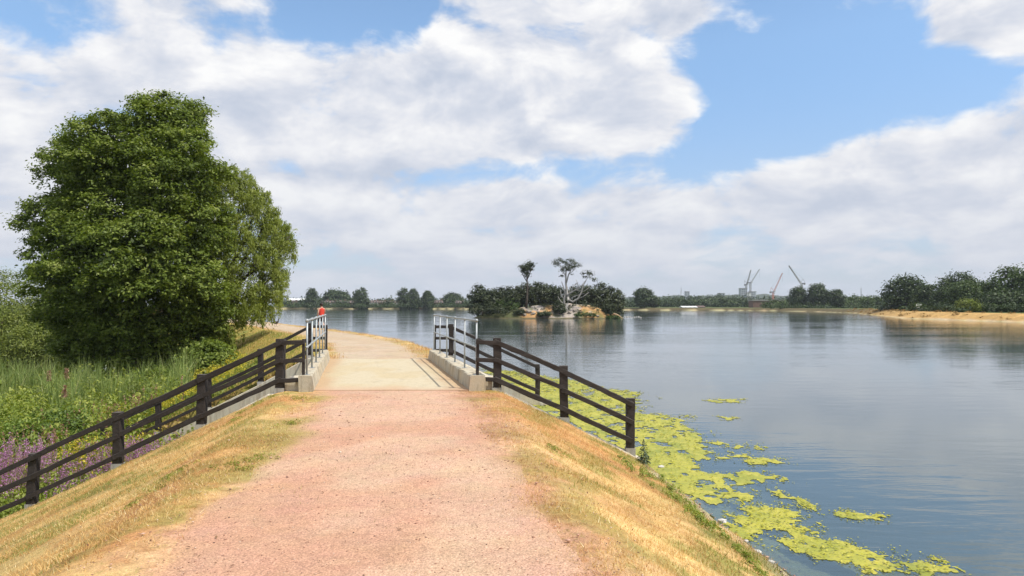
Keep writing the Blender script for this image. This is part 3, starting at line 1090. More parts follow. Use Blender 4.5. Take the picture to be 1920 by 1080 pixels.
M['leaf_ash'] = leaf_mat('ash_leaf', [(0.0, (.045, .070, .012)), (0.45, (.145, .200, .034)), (0.8, (.25, .30, .065)), (1.0, (.38, .42, .15))], 0.35, 0.5, 0.25)
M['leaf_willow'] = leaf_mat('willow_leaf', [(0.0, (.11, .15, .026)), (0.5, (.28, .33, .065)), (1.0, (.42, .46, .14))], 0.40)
M['leaf_far'] = leaf_mat('far_leaf', [(0.0, (.014, .030, .010)), (0.5, (.042, .070, .020)), (1.0, (.09, .13, .036))], 0.15)
M['leaf_far_light'] = leaf_mat('far_leaf_light', [(0.0, (.025, .048, .012)), (0.5, (.06, .10, .022)), (1.0, (.11, .16, .035))], 0.2)
M['leaf_island'] = leaf_mat('island_leaf', [(0.0, (.014, .024, .010)), (0.5, (.045, .060, .024)), (1.0, (.095, .115, .045))], 0.15)
M['weed2'] = leaf_mat('bush_leaf', [(0, (.05, .09, .016)), (.5, (.13, .20, .035)), (1, (.25, .32, .07))], .33)
M['leaf_yellow'] = leaf_mat('yellow_green_leaf', [(0.0, (.07, .10, .02)), (0.5, (.16, .20, .035)), (1.0, (.28, .31, .06))], 0.3)

# ------------------------------------------------------------------ the big tree and the willow beside it
BT = 41.0
big = px_lobes([(235, 440, 150, 150, 0, 140), (272, 272, 92, 98, 0, 100), (320, 330, 85, 95, -1.5), (195, 305, 90, 88, -1), (122, 325, 58, 70, 1), (105, 440, 72, 95, 0),
                (150, 500, 105, 100, -2), (250, 480, 100, 90, -3), (325, 430, 80, 110, -1.5), (350, 500, 58, 105, -1.5), (240, 560, 112, 100, -0.5), (320, 600, 84, 85, 0.2), (120, 600, 66, 80, 1),
                (220, 640, 112, 55, 0.8), (350, 620, 50, 62, 0.5), (265, 215, 52, 34, 0), (330, 235, 44, 42, 0), (70, 510, 40, 60, 0), (345, 660, 50, 30, 0)], BT)
big = [(lambda q: (q[0], q[1], q[2], l_[3] * .90, l_[4] * .90, l_[5] * .90))(np.array([(l_[0] - CX0) * .88 + CX0 + .60, l_[1], l_[2] - .25])) for CX0 in [P(245, 500, BT)[0]] for l_ in big]
bx, by = P(245, 690, BT)[:2]
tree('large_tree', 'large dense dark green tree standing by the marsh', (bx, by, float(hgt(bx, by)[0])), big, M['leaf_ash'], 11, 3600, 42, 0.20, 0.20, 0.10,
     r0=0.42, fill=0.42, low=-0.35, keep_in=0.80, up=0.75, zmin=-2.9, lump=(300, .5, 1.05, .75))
WT = 44.0
wil = px_lobes([(425, 410, 50, 75, 0), (455, 430, 50, 80, 0), (440, 510, 78, 95, 0), (495, 480, 42, 62, 0.5), (452, 552, 58, 64, 0), (520, 460, 24, 32, 1), (420, 350, 26, 36, 0),
                (455, 360, 20, 26, 0.5), (500, 520, 34, 46, 0), (410, 600, 44, 60, -1), (526, 510, 13, 28, 0), (480, 400, 22, 34, 0), (545, 445, 8, 14, 0.5), (500, 420, 12, 20, 0)], WT)
wx, wy = P(425, 650, WT + 1)[:2]
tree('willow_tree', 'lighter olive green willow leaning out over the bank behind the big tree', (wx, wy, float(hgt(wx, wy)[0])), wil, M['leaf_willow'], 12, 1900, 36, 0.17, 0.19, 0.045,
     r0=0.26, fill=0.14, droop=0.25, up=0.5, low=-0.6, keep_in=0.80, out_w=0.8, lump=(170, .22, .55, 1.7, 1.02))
# willow sprays that trail to the grass
# ------------------------------------------------------------------ bushes at the foot of the big tree and at the left edge
def bush(name, label, px, depth, rx, h, leafm, seed, n=160, per=40, cr=0.22, L=0.16, Wd=0.08, group=None, z=None, cat='bush', **kw):
    c = P(px, 600, depth); x, y = c[0], c[1]
    z = float(hgt(x, y)[0]) if z is None else z
    g = random.Random(seed)
    lobes = [(x, y, z + h * .50, rx * .8, rx * .7, h * .5)]
    for k in range(5):
        a = g.uniform(0, 2 * math.pi); q = g.uniform(.35, .7)
        hh = g.uniform(.45, .85) * h
        lobes.append((x + rx * q * math.cos(a), y + rx * q * math.sin(a), z + hh * .55, rx * .45, rx * .45, hh * .5))
    return tree(name, label, (x, y, z), lobes, leafm, seed, n, per, cr, L, Wd, group, r0=0.04 * h, cat=cat, **kw)


bush('bush', 'dark leafy bush hugging the foot of the big tree', 392, 35.5, 1.2, 1.7, M['leaf_ash'], 21, 200, 40, 0.22, 0.19, 0.10, 'bushes by the marsh')
bush('bush', 'smaller dark bush under the middle of the big tree', 305, 34, 1.3, 1.4, M['leaf_ash'], 22, 180, 40, 0.22, 0.19, 0.10, 'bushes by the marsh')
bush('bush', 'bright green bush among the reeds in front of the tree', 262, 30.5, 0.9, 1.3, M['leaf_yellow'], 23, 110, 36, 0.16, 0.12, 0.06, 'bushes by the marsh')
bush('bush', 'lush green bush in the marsh at the picture edge above the purple flowers', 45, 21.5, 1.3, 1.5, M['weed2'], 27, 190, 36, .16, .11, .055, 'bushes by the marsh')
bush('bush', 'lush green bush between the reeds and the purple flowers', 112, 23.0, 1.2, 1.3, M['weed2'], 28, 170, 36, .16, .11, .055, 'bushes by the marsh')
bush('bush', 'tall yellow green bush at the edge of the picture behind the pond', 5, 62, 4.0, 7.4, M['leaf_yellow'], 24, 420, 40, 0.40, 0.24, 0.10, 'bushes by the marsh')
bush('bush', 'low yellow green bush reaching over the pond', 60, 57, 2.4, 3.0, M['leaf_yellow'], 25, 240, 40, 0.32, 0.22, 0.09, 'bushes by the marsh')
bush('bush', 'pale green willow scrub beyond the pond', 25, 70, 5.0, 4.6, M['leaf_willow'], 26, 300, 40, 0.40, 0.28, 0.09, 'bushes by the marsh')

# ------------------------------------------------------------------ island
M['island_earth'] = ground_mat('island_earth')
IX, IY, IRX, IRY = 8.6, 171.0, 18.4, 10.0
nri, nai = 46, 150
rr = np.linspace(0, 1.12, nri); aa = np.linspace(0, 2 * math.pi, nai, endpoint=False)
A2, R2 = np.meshgrid(aa, rr)
edge = 1 + (fbm(np.cos(aa) * 1.6 + 5, np.sin(aa) * 1.6 + 5, 91, 3) - 0.5)[None] * 0.22
edge = edge / ((np.abs(np.cos(aa)) ** 3 + np.abs(np.sin(aa)) ** 3) ** (1 / 3))[None]
ix = IX + IRX * R2 * np.cos(A2) * edge; iy = IY + IRY * R2 * np.sin(A2) * edge


def island_z(x, y):
    x = np.asarray(x, float); y = np.asarray(y, float)
    u = (x - IX) / IRX; v = (y - IY) / IRY
    r = (np.abs(u) ** 3 + np.abs(v) ** 3) ** (1 / 3)
    h = 1.7 * (1 - sstep(0.15, 1.0, r)) + 0.8 * (1 - sstep(0.80, 1.0, r))
    h = h + 1.5 * np.exp(-(((x - 16.5) / 6.5) ** 2 + ((y - 167) / 4.5) ** 2)) + 0.8 * np.exp(-(((x - 6) / 4) ** 2 + ((y - 166) / 4) ** 2))
    h = h + (fbm(x * .5, y * .5, 95, 4) - .5) * 0.9 * (1 - sstep(.9, 1.05, r))
    return WATER_Z - 0.6 * sstep(0.96, 1.12, r) + h * (1 - sstep(0.9, 1.0, r) * .7)


iz = island_z(ix.ravel(), iy.ravel())
X_, Y_ = ix.ravel(), iy.ravel()
n1 = fbm(X_ * .35, Y_ * .35, 96, 4); n2 = fbm(X_ * .9, Y_ * .9, 97, 4)
T = np.repeat(np.array([[.46, .27, .12]]), len(X_), 0)
T = lerp(T, np.array([.40, .35, .31]), sstep(.42, .56, n1 + 0.20 * np.exp(-((X_ - 5.5) / 3.0) ** 2) + 0.12 * np.exp(-((X_ - 14) / 2.5) ** 2) - .12 * np.exp(-((X_ - 20) / 3.0) ** 2)))
T = lerp(T, np.array([.13, .14, .05]), sstep(.58, .68, n2) * .8)
T = lerp(T, np.array([.10, .11, .05]), sstep(3.5, 1.0, X_))
T = lerp(T, np.array([.10, .09, .05]), sstep(-1.0, -1.32, iz))
i_ = np.arange(nri - 1)[:, None]; j_ = np.arange(nai)[None]; jn_ = (j_ + 1) % nai
FI = np.stack([i_ * nai + j_, i_ * nai + jn_, (i_ + 1) * nai + jn_, (i_ + 1) * nai + j_], -1).reshape(-1, 4)[:, ::-1].copy()
isl = mk('island', np.column_stack([X_, Y_, iz]), FI, M['island_earth'], smooth=True, tint=T)
tag(isl, 'small bare sandy island in the lake', 'island', kind='structure')


def dome(px, top_py, wpx, depth, zb, seed, squash=1.0, lob=5, conical=0.0):
    """lobes of a rounded tree from its place in the view, its top and its width"""
    g = random.Random(seed)
    t = P(px, top_py, depth); s = depth / FPX
    w = wpx * s / 2; h = t[2] - zb
    x, y = t[0], t[1]
    L_ = [(x, y, zb + h * .50, w * .86, w * .86, h * .47)]
    L_.append((x, y, zb + h * .72, w * (.62 - .2 * conical), w * .6, h * .27))
    for k in range(lob):
        a = 2 * math.pi * k / lob + g.uniform(-.4, .4)
        zz = g.uniform(.30, .70)
        q = w * g.uniform(.42, .60) * (1 - conical * zz * .6)
        L_.append((x + q * math.cos(a), y + q * math.sin(a), zb + h * zz, w * .48, w * .48, h * g.uniform(.17, .26)))
    return (x, y, zb), L_


def far_tree(label, px, top_py, wpx, depth, seed, leafm='leaf_far', group='trees on the far shore', n=210, per=14, zb=None, ls=1.0, name='shore_tree', **kw):
    c = P(px, 570, depth)
    zb = float(hgt(c[0], c[1])[0]) if zb is None else zb
    con = kw.pop('conical', 0.0)
    base, L_ = dome(px, top_py, wpx, depth, zb, seed, conical=con)
    w = wpx * depth / FPX
    L = 0.055 * w * ls + 0.0006 * depth
    return tree(name, label, base, L_, M[leafm], seed, n, per, w * .065, L, L * .75, group, fill=.35, flat=.7, keep_in=.78, low=-.95, **kw)


# dense dark scrub trees along the back of the island
isl_tr = [(897, 534, 40, 173), (915, 546, 46, 171), (938, 541, 44, 175), (962, 538, 42, 174), (985, 533, 40, 175), (1005, 532, 42, 173), (1028, 534, 40, 176), (1048, 538, 36, 175),
          (1082, 536, 42, 176), (1105, 534, 38, 174), (1126, 533, 42, 176), (1147, 538, 38, 177), (1159, 544, 24, 178)]
lab = ['pointed dark tree at the end of the island nearest the bridge', 'dark scrub tree beside the pointed tree on the island', 'second scrub tree right of the pointed island tree',
       'scrub tree just left of the thin tufted tree on the island', 'scrub tree directly behind the thin tufted tree', 'scrub tree just right of the thin tufted tree',
       'scrub tree between the two tall island trees', 'scrub tree just left of the flat topped island tree', 'scrub tree just right of the pale flat topped trunk',
       'dark scrub tree under the low side crown of the flat topped tree', 'tall scrub tree behind the orange sand of the island', 'scrub tree left of the last one at the sandy end of the island',
       'last scrub tree at the sandy tip of the island']
for k, ((a, b, c, d_), l) in enumerate(zip(isl_tr, lab)):
    q = P(a, 570, d_)
    far_tree(l, a, b, c * 1.15, d_, 300 + k, 'leaf_island', 'scrub trees on the island', 120, 16, zb=float(island_z(q[0], q[1])) - .1, name='island_tree', conical=1.0 if k == 0 else 0.2)
isl_bu = [(905, 166.5, 3.0, 3.2, 'dark bush at the waterline at the leafy end of the island', 'leaf_island'), (935, 164.0, 3.0, 2.2, 'wide dark bush at the waterline below the island scrub', 'leaf_island'),
          (952, 167, 3.0, 3.0, 'mid green bush above the waterline on the island', 'leaf_far_light'), (1049, 162.8, 1.25, 2.6, 'dark bush at the foot of the pale island trunk', 'leaf_island'),
          (1142, 164.5, 1.7, 2.6, 'round dark bush on the orange sand of the island', 'leaf_island'), (1020, 162.0, 1.5, 0.8, 'low dark bush between the pale rock and the orange sand', 'leaf_island'),
          (1098, 162.0, 3.0, 0.75, 'low green tussock along the island waterline', 'leaf_far_light'), (1150, 162.5, 1.5, .6, 'small green tussock near the sandy tip', 'leaf_far_light'),
          (975, 163, 1.2, .8, 'small brown bush on the pale rocks of the island', 'leaf_island')]
for k, (px_, dp, rx_, hh, l, lm) in enumerate(isl_bu):
    q = P(px_, 590, dp)
    bush('island_bush', l, px_, dp, rx_, hh, M[lm], 400 + k, 70, 18, .22, .34, .24, 'bushes on the island', z=max(float(island_z(q[0], q[1])), WATER_Z) - .05)


def island_tall(label, trunk, branches, tufts, depth, mat, seed, leafm):
    """trunk and branches as pixel polylines with radii in metres, tufts as pixel lobes"""
    g = np.random.default_rng(seed)
    b0 = P(trunk[0][0], trunk[0][1], depth); zb = float(island_z(b0[0], b0[1]))
    root = thing('tall_island_tree', label, 'tree', (b0[0], b0[1], zb), 'tall trees on the island')
    mb = MB(); pts = [P(a, b, depth + o) for (a, b, r, o) in trunk]; pts[0][2] = zb - .2
    mb.tube(pts, [r * 1.35 for (_, _, r, _) in trunk], 8); t_o = mb.build('trunk', M[mat], root, True)
    lm = MB()
    for br in branches:
        lm.tube([P(a, b, depth + o) for (a, b, r, o) in br], [r * 1.6 for (_, _, r, _) in br], 6)
    lm.build('limb', M[mat], t_o, True)
    V, F, var, _ = crown(px_lobes(tufts, depth), g, 90, 14, .40, .34, .24, fill=.12, keep_in=.7, flat=.55)
    mk('crown', V, F, leafm, root, var=var)


island_tall('thin tall tree with a small leaf tuft on the pale rocks of the island',
            [(987, 580, .22, 0), (988, 560, .18, 0), (989, 540, .15, 0), (988, 522, .12, 0), (987, 500, .05, 0)],
            [[(989, 530, .08, 0), (980, 515, .05, .5), (976, 503, .02, .8)], [(988, 525, .08, 0), (994, 512, .05, -.5), (998, 500, .02, -.5)], [(989, 545, .06, 0), (998, 535, .03, -.5)]],
            [(988, 501, 5, 6, 0), (983, 506, 4, 5, 0), (993, 503, 4.5, 6, .5), (988, 514, 3, 5, 0), (977, 500, 2, 2, 0), (991, 494, 2.5, 3, 0), (996, 496, 1.5, 2, 0)], 166.0, 'bark', 51, M['leaf_island'])
D2 = 163.5
island_tall('pale bare trunked tree with flat umbrella crowns leaning over the island shore',
            [(1058, 594, .42, 0), (1060, 585, .34, 0), (1063, 572, .28, 0), (1066, 562, .24, 0), (1063, 548, .20, .2), (1061, 530, .16, .3), (1061, 512, .12, .3), (1063, 500, .06, .3)],
            [[(1057, 578, .20, 0), (1058, 562, .16, .3), (1060, 550, .13, .3), (1057, 540, .1, .4), (1053, 528, .05, .5)],
             [(1066, 562, .18, 0), (1074, 566, .15, -.5), (1084, 560, .13, -.8), (1090, 548, .10, -1), (1094, 535, .07, -1), (1101, 522, .04, -1)],
             [(1063, 555, .16, 0), (1071, 548, .13, -.3), (1080, 543, .10, -.4), (1090, 536, .07, -.4), (1098, 526, .04, -.4)],
             [(1071, 548, .10, -.3), (1074, 538, .07, -.3), (1084, 530, .04, 0)], [(1080, 543, .08, -.4), (1086, 546, .05, -.6), (1092, 543, .03, -.8)],
             [(1062, 530, .12, .3), (1066, 515, .10, .2), (1072, 504, .05, .2)], [(1062, 520, .08, .3), (1054, 506, .06, .5), (1049, 497, .03, .5)],
             [(1066, 515, .06, .2), (1080, 503, .03, .2)], [(1084, 560, .08, -.8), (1094, 556, .05, -1), (1104, 548, .03, -1.2)], [(1058, 592, .2, 0), (1068, 596, .15, -1), (1074, 599, .06, -1.5)],
             [(1101, 522, .05, -1), (1108, 514, .03, -1)], [(1090, 548, .06, -1), (1097, 545, .04, -1.2), (1106, 538, .02, -1.4)], [(1080, 543, .06, -.4), (1083, 532, .04, -.2), (1080, 524, .02, 0)], [(1066, 562, .08, 0), (1076, 556, .06, -.6), (1088, 552, .04, -.9), (1096, 550, .02, -1)], [(1063, 572, .10, 0), (1052, 566, .06, .3), (1046, 556, .03, .5)], [(1058, 562, .06, .3), (1066, 552, .04, 0), (1070, 536, .02, 0)], [(1060, 566, .08, .2), (1052, 552, .05, .4), (1050, 540, .03, .5)]],
            [(1060, 490, 14, 5, 0, 12), (1050, 492, 11, 5, 0), (1073, 497, 12, 5, 0), (1064, 503, 14, 6, .5), (1082, 499, 7, 3.5, 0), (1060, 508, 6, 5, 0), (1045, 495, 5, 3, 0),
             (1100, 512, 9, 4, -1), (1112, 518, 8, 4.5, -1), (1093, 514, 6, 3, -1), (1115, 523, 5, 4, -1), (1098, 521, 4, 3, -1), (1055, 517, 3, 2.5, 0), (1075, 515, 3, 2.5, 0)], D2, 'bleached', 52, M['leaf_island'])
# low scrub dotted over the bare sand
gsc = np.random.default_rng(78)
sl_ = []
for k in range(70):
    x_ = gsc.uniform(1.5, 26); y_ = gsc.uniform(161.5, 169.5); z_ = float(island_z(x_, y_))
    if z_ < WATER_Z + .15: continue
    r_ = gsc.uniform(.12, .42); sl_.append((x_, y_, z_ + r_ * .4, r_ * 1.4, r_ * 1.4, r_))
V, F, var, _ = crown(np.array(sl_), gsc, len(sl_) * 5, 9, .14, .22, .14, fill=.1, low=-.3)
tag(mk('island_scrub', V, F, M['leaf_island'], var=var), 'tiny tufts of scrub dotted over the bare island sand', 'scrub', kind='stuff')
# pale stones on the spit at the tip
gst = np.random.default_rng(77)


def stone_mesh(seed, sub=1):
    bm = bmesh.new(); bmesh.ops.create_icosphere(bm, subdivisions=sub, radius=1.0)
    g = random.Random(seed)
    for v in bm.verts:
        v.co *= g.uniform(.75, 1.15)
    me = bpy.data.meshes.new('stone'); bm.to_mesh(me); bm.free(); me.materials.append(M['stone'])
    return me


st_me = [stone_mesh(k) for k in range(4)]
bo_me = [stone_mesh(k + 9, 2) for k in range(4)]
for m_ in bo_me:
    m_.materials.clear(); m_.materials.append(M['boulder'])
for k in range(9):
    px_ = 1168 + k * 4.2
    p = PZ(px_, 595.5 + gst.uniform(-1.2, .8), WATER_Z)
    o = bpy.data.objects.new('stone', st_me[k % 4]); COL.objects.link(o)
    s = gst.uniform(.14, .28)
    o.location = (p[0], p[1], WATER_Z + s * .25); o.scale = (s * 1.3, s, s * gst.uniform(.7, 1.4)); o.rotation_euler = (0, 0, gst.uniform(0, 6))
    tag(o, ['first', 'second', 'third', 'fourth', 'fifth', 'sixth', 'seventh', 'eighth', 'last and outermost'][k] + ' pale stone counted outwards from the sandy tip of the island', 'stone', 'stones off the tip of the island')

for k, (a, dp, s, l) in enumerate(((976, 163.2, .55, 'pale boulder at the left end of the bare island rocks'), (984, 162.4, .42, 'small pale boulder by the thin tufted tree'), (992, 163.0, .60, 'biggest pale boulder below the thin tufted tree'),
                                   (1000, 162.3, .45, 'pale boulder near the low dark bush on the island shore'), (1009, 163.0, .38, 'pale boulder right of the biggest one on the island'), (1068, 162.6, .40, 'pale boulder at the foot of the bleached island trunk'),
                                   (1078, 163.2, .50, 'pale boulder just right of the bleached island trunk'), (1120, 162.6, .35, 'small boulder on the orange sand of the island'))):
    q = P(a, 590, dp)
    o = bpy.data.objects.new('boulder', bo_me[k % 4]); COL.objects.link(o)
    o.location = (q[0], q[1], max(float(island_z(q[0], q[1])), WATER_Z) + s * .2); o.scale = (s * 1.4, s, s * .8); o.rotation_euler = (.2, 0, k * 1.3)
    tag(o, l, 'boulder', 'boulders on the island shore')

# ------------------------------------------------------------------ trees of the far shore
FT = [('round tree nearest the willow on the far shore', 585, 541, 25, 540, 0), ('wide low domed tree behind the houses', 630, 545, 52, 640, 0), ('tall rounded tree standing alone between the houses', 677, 539, 31, 530, .3),
      ('left one of a pair of joined round trees on the far shore', 758, 540, 27, 525, 0), ('right one of a pair of joined round trees on the far shore', 775, 542, 24, 527, 0), ('pointed small tree right of the joined pair', 802, 546, 24, 530, .6),
      ('low domed tree left of the island', 848, 550, 36, 610, 0), ('broad blunt topped tree just beyond the tip of the island', 1208, 540, 36, 440, 0), ('smaller bushy tree leaning on the blunt topped tree', 1226, 556, 24, 440, 0),
      ('first of three round trees left of the long low treeline', 1496, 538, 34, 412, 0), ('middle and tallest of the three round trees on the far shore', 1533, 533, 39, 405, 0), ('right and smallest of the three round trees on the far shore', 1568, 543, 30, 398, 0)]
for k, (l, a, b, c, d_, con) in enumerate(FT):
    far_tree(l, a, b, c, d_, 500 + k, conical=con)
RT = [('broad dark tree at the left end of the wood on the right shore', 1697, 521, 80, 228, 'leaf_far'), ('lower tree joined to the right of the broad dark tree', 1738, 536, 52, 216, 'leaf_far'),
      ('dark round topped tree in the middle of the right shore wood', 1800, 514, 78, 205, 'leaf_far'), ('bright green tree in front of the dark round topped one', 1808, 528, 62, 192, 'leaf_far_light'),
      ('dark tree between the bright green tree and the picture edge', 1848, 530, 58, 196, 'leaf_far'), ('tallest green tree at the right edge of the picture', 1896, 504, 84, 190, 'leaf_far_light'),
      ('tall tree partly cut off by the right edge', 1940, 498, 80, 186, 'leaf_far_light'), ('spreading dark tree low on the right shore', 1868, 550, 74, 176, 'leaf_far'), ('dark tree low at the very right edge', 1915, 548, 60, 174, 'leaf_far'),
      ('dark tree left of the bright green bush', 1776, 540, 50, 200, 'leaf_far')]
for k, (l, a, b, c, d_, lm) in enumerate(RT):
    far_tree(l, a, b, c, d_, 540 + k, lm, 'trees of the right shore wood', 240, 16, ls=.75)
RB = [('bright yellow green bush on the right shore', 1813, 562, 44, 166, 'leaf_yellow'), ('grey green bush beside the white sign', 1722, 570, 34, 205, 'leaf_far_light'), ('dark hedge bush left of the bright bush', 1770, 572, 50, 182, 'leaf_far'),
      ('dark hedge bush under the spreading tree', 1850, 571, 50, 168, 'leaf_far'), ('dark hedge bush at the right edge', 1900, 572, 54, 164, 'leaf_far'), ('small bush near the blue sign', 1700, 574, 26, 220, 'leaf_far_light')]
for k, (l, a, b, c, d_, lm) in enumerate(RB):
    far_tree(l, a, b, c, d_, 570 + k, lm, 'bushes on the right shore', 90, 14, name='shore_bush', cat='bush', ls=.8)

# long hedges and woods too far to count
def treeline(name, label, spans, seed, leafm, L, per=26, zb=-0.1):
    g = np.random.default_rng(seed)
    lob = []
    for (x0, x1, ytop, dep, step, amp) in spans:
        x = x0
        while x < x1:
            w = step * g.uniform(.8, 1.6)
            d_ = dep * g.uniform(.96, 1.06)
            t = P(x, ytop + g.uniform(-amp, amp), d_)
            h = t[2] - zb; r = w * d_ / FPX * .75
            lob.append((t[0], t[1], zb + h * .45, r, r, h * .55))
            x += w * .7
    lob = np.array(lob)
    V, F, var, _ = crown(lob, g, len(lob) * 12, per // 2, L * 1.2, L, L * .8, zmin=zb, fill=.4, keep_in=.6, low=-1)
    return tag(mk(name, V, F, M[leafm], var=var), label, 'treeline', kind='stuff')


treeline('treeline', 'long dark belt of trees along the far shore', [(540, 900, 564, 590, 9, 1.8), (1168, 1480, 562, 560, 9, 3), (1250, 1420, 557, 720, 11, 2)], 601, 'leaf_far', 1.5)
treeline('treeline', 'low wood between the three round trees and the right shore', [(1575, 1680, 558, 420, 9, 2), (1440, 1600, 564, 430, 8, 2)], 602, 'leaf_far_light', 1.1)
treeline('treeline', 'distant hazy woods on the skyline', [(520, 900, 561, 1300, 9, 1.5), (1150, 1700, 559, 1500, 10, 2)], 603, 'leaf_far', 3.2, zb=-1)
treeline('hedge', 'thin hedge at the foot of the far houses', [(545, 880, 571, 530, 7, 1.2), (1440, 1660, 575, 385, 7, 1.5), (1662, 1722, 578, 225, 12, 1.5), (1720, 1800, 578, 196, 12, 1.5), (1795, 1925, 578, 169, 12, 1.5)], 604, 'leaf_far', .8)

# dry tussocks on the golden bank of the right shore
gsc = np.random.default_rng(79); sl_ = []
for k in range(900):
    x_ = gsc.uniform(84, 150); y_ = gsc.uniform(125, 300); z_ = float(hgt(x_, y_)[0]) if k < 0 else 0
    sl_.append((x_, y_))
sl_ = np.array(sl_); zz_, dd_, ss_, ii_ = terrain(sl_[:, 0], sl_[:, 1], True)
m_ = (~ii_) & (ss_ < 11) & (ss_ > .3)
rr_ = gsc.uniform(.10, .35, len(sl_))
lob_ = np.column_stack([sl_, zz_ + rr_ * .3, rr_ * 1.8, rr_ * 1.8, rr_])[m_]
M['tussock'] = leaf_mat('dry_tussock', [(0, (.16, .10, .04)), (.5, (.34, .22, .085)), (1, (.50, .38, .18))], .1, .8, .1)
V, F, var, _ = crown(lob_, gsc, len(lob_) * 5, 8, .14, .24, .12, fill=.1, low=-.3)
tag(mk('dry_tussocks', V, F, M['tussock'], var=var), 'dry grass tussocks on the golden right bank', 'grass', kind='stuff')

# ridge on the horizon
xs_ = np.linspace(-2600, 2600, 700)
zt = 8 + 14 * fbm(xs_ * .0016, xs_ * 0 + 2, 88, 4) + 9 * fbm(xs_ * .03, xs_ * 0, 89, 3) + 14 * np.exp(-((xs_ - 800) / 500) ** 2) - 14 * sstep(-200, -900, xs_)
VH = []; FH = []
for k, x in enumerate(xs_):
    VH += [(x, 2560 - abs(x) * .25, -2), (x, 2600 - abs(x) * .25, zt[k] * .7), (x, 2660 - abs(x) * .25, zt[k]), (x, 2900 - abs(x) * .25, -2)]
for k in range(len(xs_) - 1):
    for q in range(3): FH.append([k * 4 + q, (k + 1) * 4 + q, (k + 1) * 4 + q + 1, k * 4 + q + 1])
M['hill'] = plain_mat('wooded_hill', (.018, .032, .014), (.05, .07, .03), .02, .95, 0, 0)
tag(mk('hills', np.array(VH), FH, M['hill']), 'low wooded ridge on the horizon', 'hills', kind='structure')

# ------------------------------------------------------------------ houses and buildings across the lake
M['brick'] = plain_mat('far_brick', (.12, .07, .055), (.19, .115, .09), .8, .9, 0, 0)
M['roof'] = plain_mat('far_roof_tile', (.10, .07, .06), (.15, .10, .085), 1.2, .9, 0, 0)
M['render'] = plain_mat('far_white_render', (.55, .53, .50), (.70, .68, .64), .5, .8, 0, 0)
M['glass'] = plain_mat('far_window_glass', (.03, .04, .05), (.06, .07, .09), .5, .15, 0, 0)
M['sheet'] = plain_mat('white_sheet_roof', (.72, .73, .74), (.82, .82, .82), .3, .6, 0, 0)
M['tower'] = plain_mat('grey_tower_cladding', (.30, .33, .37), (.42, .45, .49), .15, .7, 0, 0)
M['tower_light'] = plain_mat('pale_tower_cladding', (.50, .52, .52), (.62, .62, .60), .15, .7, 0, 0)
M['crane_grey'] = plain_mat('crane_grey_paint', (.20, .20, .20), (.30, .29, .27), .5, .6, 0, 0)
M['crane_red'] = plain_mat('crane_red_paint', (.55, .17, .12), (.62, .25, .18), .5, .6, 0, 0)
M['dark'] = plain_mat('dark_steel', (.05, .05, .05), (.10, .10, .10), .5, .6, 0, 0)


def house(label, px, depth, w, h, roof_h, wall='brick', win=3, group='houses across the lake'):
    c = P(px, 572, depth); x, y = c[0], c[1]; z = -0.05
    root = thing('house', label, 'house', (x, y, z), group)
    mb = MB(); mb.box((x - w / 2, y, z - .5), (x + w / 2, y + 7, z + h)); mb.build('wall', M[wall], root)
    mb = MB()
    o = .4
    V = [(x - w / 2 - o, y - o, z + h - .05), (x + w / 2 + o, y - o, z + h - .05), (x + w / 2 + o, y + 7 + o, z + h - .05), (x - w / 2 - o, y + 7 + o, z + h - .05), (x - w / 2 + .2, y + 3.5, z + h + roof_h), (x + w / 2 - .2, y + 3.5, z + h + roof_h)]
    mb.add(V, [[0, 1, 5, 4], [2, 3, 4, 5], [1, 2, 5], [3, 0, 4], [0, 3, 2, 1]])
    ro = mb.build('roof', M['roof'], root)
    mb = MB(); mb.box((x + w * .28, y + 3, z + h + roof_h * .5), (x + w * .28 + .9, y + 3.7, z + h + roof_h + 1.0)); mb.build('chimney', M['brick'], ro)
    for r_ in range(2):
        for k in range(win):
            wx_ = x - w / 2 + w * (k + .5) / win
            mb = MB(); zz = z + 1.0 + r_ * 2.6
            mb.box((wx_ - .65, y - .06, zz), (wx_ + .65, y + .05, zz + 1.3)); wo_ = mb.build('window', M['render'], root)
            mb = MB(); mb.box((wx_ - .52, y - .10, zz + .12), (wx_ + .52, y - .065, zz + 1.18)); mb.build('pane', M['glass'], wo_)


hs_ = [(548, 600, 'brick', 'brick house below the white roofed hall'), (607, 575, 'brick', 'brick house just right of the round tree nearest the willow'), (622, 570, 'render', 'pale rendered house left of the lone rounded tree'),
       (640, 572, 'brick', 'brick house in the terrace left of the lone rounded tree'), (655, 570, 'brick', 'brick house touching the lone rounded tree'), (700, 570, 'render', 'pale house just right of the lone rounded tree'),
       (715, 572, 'brick', 'brick house midway between the lone tree and the joined pair'), (730, 570, 'brick', 'brick house left of the joined round trees'), (744, 568, 'render', 'white house touching the joined round trees'),
       (822, 570, 'brick', 'brick house right of the small pointed tree'), (862, 575, 'brick', 'brick house beside the leafy end of the island')]
for k, (a, d_, wl, l) in enumerate(hs_):
    house(l, a, d_, 6.2 + (k % 3) * .5, 3.6 + .2 * (k % 2), 1.7, wl)


